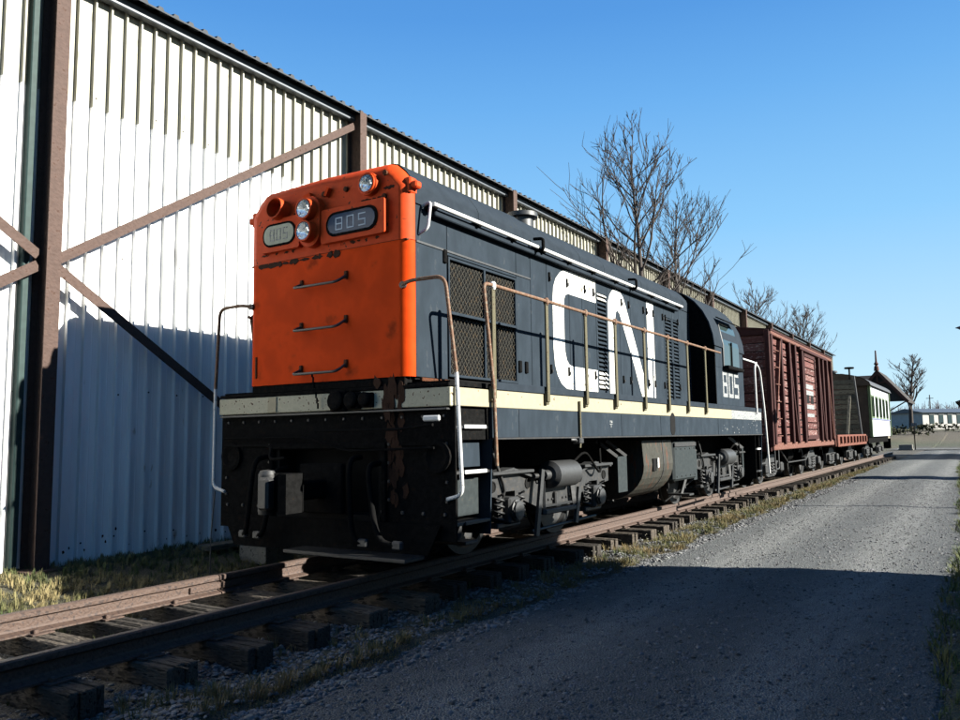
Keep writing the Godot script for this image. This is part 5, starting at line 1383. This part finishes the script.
func build_far() -> void:
	# station with a finial on its gable
	var z := -86.0
	var L := thing("railway_station", "brown railway station with wide eaves and a finial on its gable", "building", Vector3(-6, -0.1, z - 5))
	var gx := -4.05
	var ry := 7.6
	var ex := -1.35
	var ey := 4.35
	part("wall", g().box(Vector3(gx - 0.9, 2.1, z - 5.2), Vector3(1.8, 4.5, 8)), M.station_wall, L)
	part("gable_wall", g().prism(PackedVector2Array([Vector2(gx - 1.4, 4.3), Vector2(gx + 0.4, 4.3), Vector2(gx + 0.2, 6.9), Vector2(gx - 0.2, 6.9)]), Vector3(0, 0, z - 1.3), Vector3.RIGHT, Vector3.UP, Vector3(0, 0, 0.1)), M.station_wall, L)
	for s: float in [-1.0, 1.0]:
		var dx := (ex - gx) * s
		part("roof", g().prism(PackedVector2Array([Vector2(gx, ry), Vector2(gx, ry - 0.2), Vector2(gx + dx, ey - 0.2), Vector2(gx + dx, ey)]), Vector3(0, 0, z - 10), Vector3.RIGHT, Vector3.UP, Vector3(0, 0, 10)), M.shingle, L)
		part("barge_board", g().bar(Vector3(gx, ry - 0.2, z + 0.06), Vector3(gx + dx, ey - 0.2, z + 0.06), 0.08, 0.3), M.station_brown, L)
		part("eave_bracket", g().bar(Vector3(gx - 0.5 + s * 0.9, 3.0, z - 0.9), Vector3(gx + dx * 0.9, ey - 0.1, z - 0.9), 0.12, 0.12), M.station_brown, L)
		part("eave_shade_fill", g().prism(PackedVector2Array([Vector2(gx, ry - 0.4), Vector2(gx + dx * 0.93, ey - 0.1), Vector2(gx + s * 0.35, ey - 0.1), Vector2(gx, ry - 1.6)]), Vector3(0, 0, z - 0.3), Vector3.RIGHT, Vector3.UP, Vector3(0, 0, 0.06)), M.shingle, L)  # dark sheet put in for the shaded underside of the wide eaves
		part("gable_strut", g().bar(Vector3(gx, ry - 1.4, z + 0.05), Vector3(gx + s * 0.9, ry - 1.3, z + 0.05), 0.1, 0.12), M.station_brown, L)
	part("king_post", g().box(Vector3(gx, ry - 0.9, z + 0.05), Vector3(0.12, 1.5, 0.1)), M.station_brown, L)
	part("finial", g().lathe(Vector3(gx, ry - 0.1, z), Vector3.UP, [[0.26, 0.0], [0.22, 0.4], [0.12, 0.55], [0.24, 0.72], [0.12, 0.9], [0.1, 1.0], [0.07, 2.1], [0.0, 2.15]], 10), M.station_brown, L)
	part("wing_wall", g().box(Vector3(gx - 6.7, 2.1, z - 5.5), Vector3(10, 4.5, 6)), M.station_wall, L)
	part("wing_roof", g().prism(PackedVector2Array([Vector2(z - 5.5, 7.4), Vector2(z - 9.6, 4.2), Vector2(z - 9.6, 4.0), Vector2(z - 1.4, 4.0), Vector2(z - 1.4, 4.2)]), Vector3(gx - 12, 0, 0), Vector3.BACK, Vector3.UP, Vector3(12, 0, 0)), M.shingle, L)
	# far long pale building with dark openings
	var zb := -132.0
	var F := thing("far_pale_building", "long low pale building with dark doors far beyond the road", "building", Vector3(4, 1.9, zb))
	part("wall", g().box(Vector3(5.0, 2.6, zb - 3), Vector3(21.0, 2.6, 6)), M.far_white, F)
	part("roof", g().prism(PackedVector2Array([Vector2(zb + 0.4, 3.85), Vector2(zb - 6.4, 3.85), Vector2(zb - 3, 4.5)]), Vector3(-5.8, 0, 0), Vector3.BACK, Vector3.UP, Vector3(21.6, 0, 0)), M.trim_grey, F)
	for x: float in [-3.9, -2.2, -0.6, 1.1, 2.6, 4.4, 6.0, 8.0, 10.0]:
		var d := part("dark_opening", g().box(Vector3(x, 2.9, zb + 0.02), Vector3(0.8, 1.3, 0.08), 0.01), M.glass, F)
		part("opening_frame", g().box(Vector3(x, 3.6, zb + 0.05), Vector3(1.0, 0.1, 0.1)), M.far_white, d)
	F.rotation.y = 0.85
	# pale bushes, sign post and a concrete trough by the crossing
	var T := thing("concrete_trough", "small grey concrete trough beside the far lane crossing", "trough", Vector3(-0.1, -0.25, -62.5))
	part("trough", g().box(Vector3(-0.1, -0.05, -62.2), Vector3(0.9, 0.4, 0.12), 0.02).box(Vector3(-0.1, -0.05, -62.7), Vector3(0.9, 0.4, 0.12), 0.02).box(Vector3(-0.49, -0.05, -62.45), Vector3(0.12, 0.4, 0.37), 0.02).box(Vector3(0.29, -0.05, -62.45), Vector3(0.12, 0.4, 0.37), 0.02), M.concrete, T)
	part("base", g().box(Vector3(-0.1, -0.22, -62.45), Vector3(1.0, 0.1, 0.7), 0.02), M.concrete, T)
	var P := thing("sign_post", "thin dark sign post beside the far crossing lane", "post", Vector3(0.45, -0.25, -63.5))
	part("post", g().tube([Vector3(0.45, -0.25, -63.5), Vector3(0.45, 1.7, -63.5)], 0.04, 7), M.loco_black, P)
	part("sign_plate", g().box(Vector3(0.45, 1.65, -63.46), Vector3(0.4, 0.25, 0.02)), M.trim_grey, P)
	var poles := [["thin distant utility pole rising behind the far pale building", Vector3(-2.4, 1.8, -150.0), 5.6]]
	for e: Array in poles:
		var U := thing("utility_pole", e[0], "pole", e[1])
		part("pole", g().tube([e[1], e[1] + Vector3(0, e[2], 0)], [0.11, 0.08], 7), M.bark, U)
		part("crossarm", g().box(e[1] + Vector3(0, e[2] - 0.6, 0), Vector3(1.1, 0.1, 0.1)), M.bark, U)
	# hedgerow strips and a far wood
	for h: Array in [[-104.0, -22.0, 0.0, 1.2], [-118.0, -3.0, 20.0, 0.9]]:
		var gg := g()
		for k in 260:
			var x := rng.randf_range(h[1], h[2])
			var y := far_rise(h[0]) - 0.3
			var p := Vector3(x, y + rng.randf_range(0.1, 1.0) * h[3], h[0] + rng.randf_range(-0.8, 0.8))
			for j in 3:
				var d := Vector3(rng.randf_range(-1, 1), rng.randf_range(-0.3, 1), rng.randf_range(-1, 1)).normalized() * 0.5
				var e := Vector3(rng.randf_range(-1, 1), rng.randf_range(-1, 1), rng.randf_range(-1, 1)).normalized() * 0.35
				gg.face(p, p + d, p + e, Vector3.BACK)
		tag(part("hedgerow", gg, M.hedge), "low dark hedgerow across the far field" if h[0] > -110 else "low dark hedge in front of the far pale building", "hedge")
	var wd := g()
	for k in 900:
		var x := rng.randf_range(-60.0, 120.0)
		var zz := -330.0 + rng.randf_range(-15.0, 15.0)
		var p := Vector3(x, 1.8, zz)
		var ht := rng.randf_range(6.0, 10.5) + 1.5 * wob.get_noise_1d(x * 8.0)
		wd.tube([p, p + Vector3(rng.randf_range(-0.5, 0.5), ht, 0)], [0.2, 0.04], 4, false)
		for j in 5:
			var b := p + Vector3(0, ht * rng.randf_range(0.3, 0.85), 0)
			wd.tube([b, b + Vector3(rng.randf_range(-2, 2), rng.randf_range(0.6, 2.4), rng.randf_range(-1, 1))], [0.1, 0.03], 3, false)
	tag(part("far_wood", wd, M.far_trees), "bare violet grey wood along the horizon at the right", "wood", "", "stuff")

# ------------------------------------------------------------------ trees
# a curved, tapering shoot; returns its points
func shoot(gg: G, p: Vector3, d: Vector3, len_: float, r0: float, r1: float, segs: int, sides: int, pull: float, wave: float) -> Array:
	var pts := [p]
	var rad := [r0]
	var dd := d.normalized()
	for k in segs:
		dd = (dd + Vector3(rng.randf_range(-1, 1), rng.randf_range(-0.6, 0.6), rng.randf_range(-1, 1)) * wave + Vector3.UP * pull).normalized()
		pts.append(pts[-1] + dd * len_ / segs)
		rad.append(lerpf(r0, r1, (k + 1.0) / segs))
	gg.tube(pts, rad, sides, false)
	return pts

func along(pts: Array, t: float) -> Vector3:
	var f := t * (pts.size() - 1)
	var i := mini(int(f), pts.size() - 2)
	return pts[i].lerp(pts[i + 1], f - i)

# trunk with limbs, branches and twigs; limbs start at the share "clear" of its height
func tree(label: String, at: Vector3, tall: float, r: float, limbs: int, lean: Vector3, m: Material, seed_: int, clear := 0.3, wide := 0.42, twig := 0.008) -> void:
	rng.seed = seed_
	var gt := g()
	var gb := g()
	var trunk := shoot(gt, at, Vector3.UP + lean, tall * 0.97, r, twig * 1.5, 12, 8, 0.03, 0.06)
	var turn := rng.randf() * TAU
	for k in limbs:
		var t := lerpf(clear, 0.96, pow((k + rng.randf()) / limbs, 0.85))
		turn += 2.4 + rng.randf_range(-0.5, 0.5)
		var base := along(trunk, t)
		var out := Vector3(cos(turn), 0, sin(turn))
		var ll := tall * wide * lerpf(1.0, 0.25, (t - clear) / (1.0 - clear)) * rng.randf_range(0.65, 1.15)
		var lr := lerpf(r, twig, t) * rng.randf_range(0.45, 0.7)
		var limb := shoot(gb, base, out + Vector3.UP * rng.randf_range(0.7, 1.5) + lean * 0.6, ll, lr, twig * 0.9, 7, 5, 0.05, 0.15)
		for j in rng.randi_range(5, 8):
			var u := rng.randf_range(0.2, 1.0)
			var bd := (along(limb, minf(u + 0.1, 1.0)) - along(limb, maxf(u - 0.1, 0.0))).normalized()
			var side := Vector3(rng.randf_range(-1, 1), rng.randf_range(-0.1, 0.7), rng.randf_range(-1, 1)).normalized()
			var bl := ll * rng.randf_range(0.22, 0.5)
			var branch := shoot(gb, along(limb, u), bd + side * 0.8, bl, lerpf(lr, twig, u) * 0.6, twig * 0.6, 4, 4, 0.05, 0.2)
			for i in rng.randi_range(3, 6):
				var v := rng.randf_range(0.25, 1.0)
				var td := (along(branch, 1.0) - along(branch, 0.0)).normalized() + Vector3(rng.randf_range(-1, 1), rng.randf_range(-0.2, 0.9), rng.randf_range(-1, 1)) * 0.7
				shoot(gb, along(branch, v), td, bl * rng.randf_range(0.25, 0.6), twig * 0.75, twig * 0.4, 3, 3, 0.04, 0.25)
	var L := thing("bare_tree", label, "tree", at)
	part("trunk", gt, m, L)
	part("crown", gb, m, L)

# ------------------------------------------------------------------ small growth and stones
func tuft_mesh(blades: int, h: float, seed_: int) -> ArrayMesh:
	var r := RandomNumberGenerator.new()
	r.seed = seed_
	var gg := g()
	for k in blades:
		var a := r.randf() * TAU
		var o := Vector3(cos(a), 0, sin(a)) * r.randf_range(0.0, 0.05)
		var d := Vector3(cos(a), 0, sin(a)) * r.randf_range(0.1, 0.7) * h
		var hh := h * r.randf_range(0.5, 1.0)
		var w := Vector3(-sin(a), 0, cos(a)) * r.randf_range(0.003, 0.006)
		var mid := o + d * 0.4 + Vector3(0, hh * 0.6, 0)
		var tip := o + d + Vector3(0, hh, 0)
		gg.face(o - w, o + w, mid + w * 0.8, Vector3.UP)
		gg.face(o - w, mid + w * 0.8, mid - w * 0.8, Vector3.UP)
		gg.face(mid - w * 0.8, mid + w * 0.8, tip, Vector3.UP)
	for k in gg.v.size(): gg.c.append(Color(1, 1, 1))
	return gg.mesh(M.blade)

func scatter(called: String, label: String, cat: String, mesh: Mesh, spots: Array) -> void:
	var mm := MultiMesh.new()
	mm.transform_format = MultiMesh.TRANSFORM_3D
	mm.use_colors = true
	mm.mesh = mesh
	mm.instance_count = spots.size()
	for k in spots.size():
		mm.set_instance_transform(k, spots[k][0])
		mm.set_instance_color(k, spots[k][1])
	var o := MultiMeshInstance3D.new()
	o.name = numbered(called)
	o.multimesh = mm
	add_child(o)
	tag(o, label, cat, "", "stuff")

func spot(x: float, z: float, s: float, flat := 1.0) -> Transform3D:
	var y := height(x, z)
	return Transform3D(Basis(Vector3.UP, rng.randf() * TAU).scaled(Vector3(s, s * flat, s)), Vector3(x, y - 0.005, z))

func build_growth() -> void:
	rng.seed = 77
	var green := Color(0.04, 0.055, 0.014)
	var tan_ := Color(0.12, 0.09, 0.036)
	var orange := Color(0.125, 0.066, 0.025)
	var spots := []
	for k in 9000:
		var z := 3.5 - 34.0 * pow(rng.randf(), 1.3)
		var t := rng.randf()
		var x := lerpf(0.78, road_left(z) + 0.04, 1.0 - t * t * 0.9)
		var n := wob.get_noise_2d(x * 90.0, z * 60.0)
		if n < -0.2 and rng.randf() < 0.9: continue
		if z > -2.5 and (rng.randf() < 0.45 or n < 0.0): continue
		if x < 1.08 and rng.randf() < 0.6: continue
		var c := green.lerp(tan_, clampf(0.5 + n * 1.3 + rng.randf_range(-0.3, 0.3), 0, 1)).lerp(orange, 0.5 * rng.randf() * smoothstep(-0.1, 0.4, wob.get_noise_2d(x * 30.0 + 90.0, z * 40.0)))
		spots.append([spot(x, z, rng.randf_range(0.35, 0.8)), c])
	scatter("verge_grass", "dry tan and green grass growing between ties and gravel road", "grass", tuft_mesh(11, 0.12, 5), spots)
	spots = []
	for k in 8000:
		var z := 3.5 - 11.0 * pow(rng.randf(), 1.4)
		var x := rng.randf_range(-2.88, -0.9)
		var n := wob.get_noise_2d(x * 60.0 + 400.0, z * 60.0)
		if n < -0.3 and rng.randf() < 0.8: continue
		var c := green.lerp(Color(0.17, 0.135, 0.06), clampf(0.35 + n * 1.4 + rng.randf_range(-0.3, 0.3) + 0.2 * smoothstep(0.3, 1.5, z), 0, 1))
		spots.append([spot(x, z, rng.randf_range(0.3, 0.8)), c])
	scatter("bank_grass", "yellow green grass along the foot of the shed wall", "grass", tuft_mesh(11, 0.13, 6), spots)
	spots = []
	for k in 900:
		var z := rng.randf_range(-20.0, 3.3)
		var x := rng.randf_range(-0.9, 0.9)
		if wob.get_noise_2d(x * 60.0, z * 70.0 + 300.0) < 0.05: continue
		spots.append([spot(x, z, rng.randf_range(0.4, 0.9)), green.lerp(tan_, rng.randf() * 0.7)])
	scatter("track_weeds", "low green weeds between the wooden ties", "weeds", tuft_mesh(9, 0.12, 8), spots)
	spots = []
	for k in 7000:
		var z := 2.0 - 60.0 * rng.randf()
		var x := road_right(z) + 3.0 * pow(rng.randf(), 1.6) - 0.05
		spots.append([spot(x, z, rng.randf_range(0.5, 1.1)), Color(0.034, 0.06, 0.014).lerp(Color(0.085, 0.08, 0.028), rng.randf())])
	scatter("roadside_grass", "green grass along the right edge of the gravel road", "grass", tuft_mesh(10, 0.12, 9), spots)
	# leafy weeds under the cars and pale flower heads in the verge
	var fl := g().box(Vector3(0, 0.09, 0), Vector3(0.01, 0.008, 0.01), 0.003)
	for k in fl.v.size(): fl.c.append(Color(1, 1, 1))
	spots = []
	for k in 450:
		var z := -2.5 - 11.0 * rng.randf()
		var x := rng.randf_range(0.95, road_left(z))
		spots.append([spot(x, z, rng.randf_range(0.5, 1.2)), Color(0.24, 0.22, 0.17)])
	scatter("flower_heads", "tiny pale seed heads scattered in the verge grass", "flowers", fl.mesh(M.blade), spots)
	# stones
	var st := g()
	var r := RandomNumberGenerator.new()
	r.seed = 4
	st.lathe(Vector3.ZERO, Vector3.UP, [[0.0, -0.5], [0.8, -0.3], [1.0, 0.1], [0.6, 0.55], [0.0, 0.65]], 6)
	for k in st.v.size(): st.c.append(Color(1, 1, 1))
	var sm := st.mesh(M.stone)
	spots = []
	for k in 70000:
		var z := 3.6 - 26.0 * pow(rng.randf(), 1.7)
		var x: float
		var s := rng.randf_range(0.006, 0.02)
		var pick := rng.randf()
		if pick < 0.3: x = rng.randf_range(0.75, 1.75)
		elif pick < 0.45: x = rng.randf_range(-0.95, 0.95)
		else:
			x = rng.randf_range(1.5, 4.6); s *= 0.58
		var y := height(x, z)
		if x > road_left(z) + 0.15 and rng.randf() < 0.2: s *= 1.6
		if x > road_left(z) - 0.02 and x < road_right(z): y = road_y(x, z) - 0.002
		var b := Basis(Vector3(rng.randf_range(-1, 1), rng.randf_range(-1, 1), rng.randf_range(-1, 1)).normalized(), rng.randf() * TAU).scaled(Vector3(s, s * rng.randf_range(0.5, 0.9), s * rng.randf_range(0.7, 1.4)))
		var v := rng.randf_range(0.025, 0.125)
		spots.append([Transform3D(b, Vector3(x, y + s * 0.2, z)), Color(v, v * rng.randf_range(0.97, 1.02), v * rng.randf_range(0.92, 1.06))])
	scatter("gravel_stones", "loose grey stones along the track and road edge", "stones", sm, spots)

func build_small_things() -> void:
	# timber wheel stop lying by the far rail in front of the locomotive
	var b := thing("concrete_block", "pale peaked concrete block on the grass left of the track", "block", Vector3(-1.75, -0.15, -0.9))
	part("block", g().prism(PackedVector2Array([Vector2(-0.2, 0.0), Vector2(0.2, 0.0), Vector2(0.2, 0.24), Vector2(0.0, 0.44), Vector2(-0.2, 0.24)]), Vector3(-1.75, -0.19, -1.1), Vector3.RIGHT, Vector3.UP, Vector3(0, 0, 0.4)), M.concrete, b)
	var p := thing("loose_plank", "grey weathered plank lying on the grass along the shed", "plank", Vector3(-2.3, -0.08, -1.6))
	part("plank", g().box(Vector3(-2.3, -0.04, -1.6), Vector3(0.2, 0.06, 2.2), 0.008), M.old_wood[2], p)

# clear autumn air: colour depends on the height above the horizon only
func clear_sky() -> ImageTexture:
	var air := [[-1.0, 0.014, 0.014, 0.012], [-0.05, 0.02, 0.022, 0.022], [0.0, 0.143, 0.197, 0.222], [0.063, 0.126, 0.186, 0.222], [0.25, 0.0615, 0.136, 0.217], [0.396, 0.034, 0.097, 0.193], [0.485, 0.0215, 0.073, 0.171], [0.7, 0.0105, 0.044, 0.125], [1.0, 0.0065, 0.03, 0.095]]
	var im := Image.create_empty(16, 1024, false, Image.FORMAT_RGBF)
	for j in 1024:
		var y := sin(PI * (0.5 - (j + 0.5) / 1024.0))
		var k := 0
		while k < air.size() - 2 and y > air[k + 1][0]: k += 1
		var t: float = clampf((y - air[k][0]) / (air[k + 1][0] - air[k][0]), 0, 1)
		var c := Color(lerpf(air[k][1], air[k + 1][1], t), lerpf(air[k][2], air[k + 1][2], t), lerpf(air[k][3], air[k + 1][3], t))
		for i in 16: im.set_pixel(i, j, c)
	return ImageTexture.create_from_image(im)

func _ready() -> void:
	rng.seed = 2024
	wob.seed = 5
	wob.frequency = 0.02
	wob.fractal_octaves = 3
	# camera
	var cam := Camera3D.new()
	cam.name = "camera"
	cam.fov = 49.28
	cam.near = 0.05
	cam.far = 4000.0
	add_child(cam)
	cam.position = Vector3(4.8244, 1.0903, 5.1214)
	cam.rotation = Vector3(0.0993, 0.5659, -0.0144)
	cam.current = true
	# sky
	var env := Environment.new()
	env.background_mode = Environment.BG_SKY
	var sm := PanoramaSkyMaterial.new()
	sm.panorama = clear_sky()
	var sky := Sky.new()
	sky.sky_material = sm
	env.sky = sky
	env.tonemap_mode = Environment.TONE_MAPPER_LINEAR
	env.tonemap_exposure = 4.6
	env.sdfgi_enabled = true
	env.ssao_enabled = true
	env.ssil_enabled = true
	var we := WorldEnvironment.new()
	we.name = "world_environment"
	we.environment = env
	add_child(we)
	# sun
	var sun := DirectionalLight3D.new()
	sun.name = "sun"
	add_child(sun)
	sun.look_at_from_position(Vector3.ZERO, Vector3(-1.0, -0.49, 0.31), Vector3.UP)
	sun.light_energy = 1.6
	sun.light_color = Color(1.0, 0.985, 0.945)
	sun.light_angular_distance = 0.5
	sun.shadow_enabled = true

	make_materials()
	build_ground()
	build_road()
	build_track()
	build_shed()
	build_right_side()
	build_far()
	build_loco()
	build_boxcar()
	build_flatcar()
	build_coach()
	build_small_things()
	tree("tall bare tree rising between locomotive and shed", Vector3(-2.15, -0.1, -12.9), 9.4, 0.12, 30, Vector3(0, 0, -0.02), M.bark, 12, 0.35, 0.4, 0.011)
	tree("bare tree leaning away over the shed eave beside the cab", Vector3(-2.15, -0.1, -15.2), 9.0, 0.1, 26, Vector3(0.0, 0, -0.5), M.bark, 31, 0.35, 0.36, 0.011)
	tree("pale bare treetop behind the shed roof nearest the boxcar", Vector3(-9.4, -0.1, -58), 12.6, 0.22, 36, Vector3.ZERO, M.bark_grey, 52, 0.35, 0.42, 0.02)
	tree("smaller pale bare treetop behind the far shed roof", Vector3(-9.0, -0.1, -72), 12.6, 0.22, 36, Vector3.ZERO, M.bark_grey, 63, 0.35, 0.42, 0.022)
	tree("lone bare tree standing in the far field beyond the station", Vector3(-2.9, 1.0, -112), 10.2, 0.3, 26, Vector3.ZERO, M.bark, 74, 0.25, 0.42, 0.03)
	build_growth()
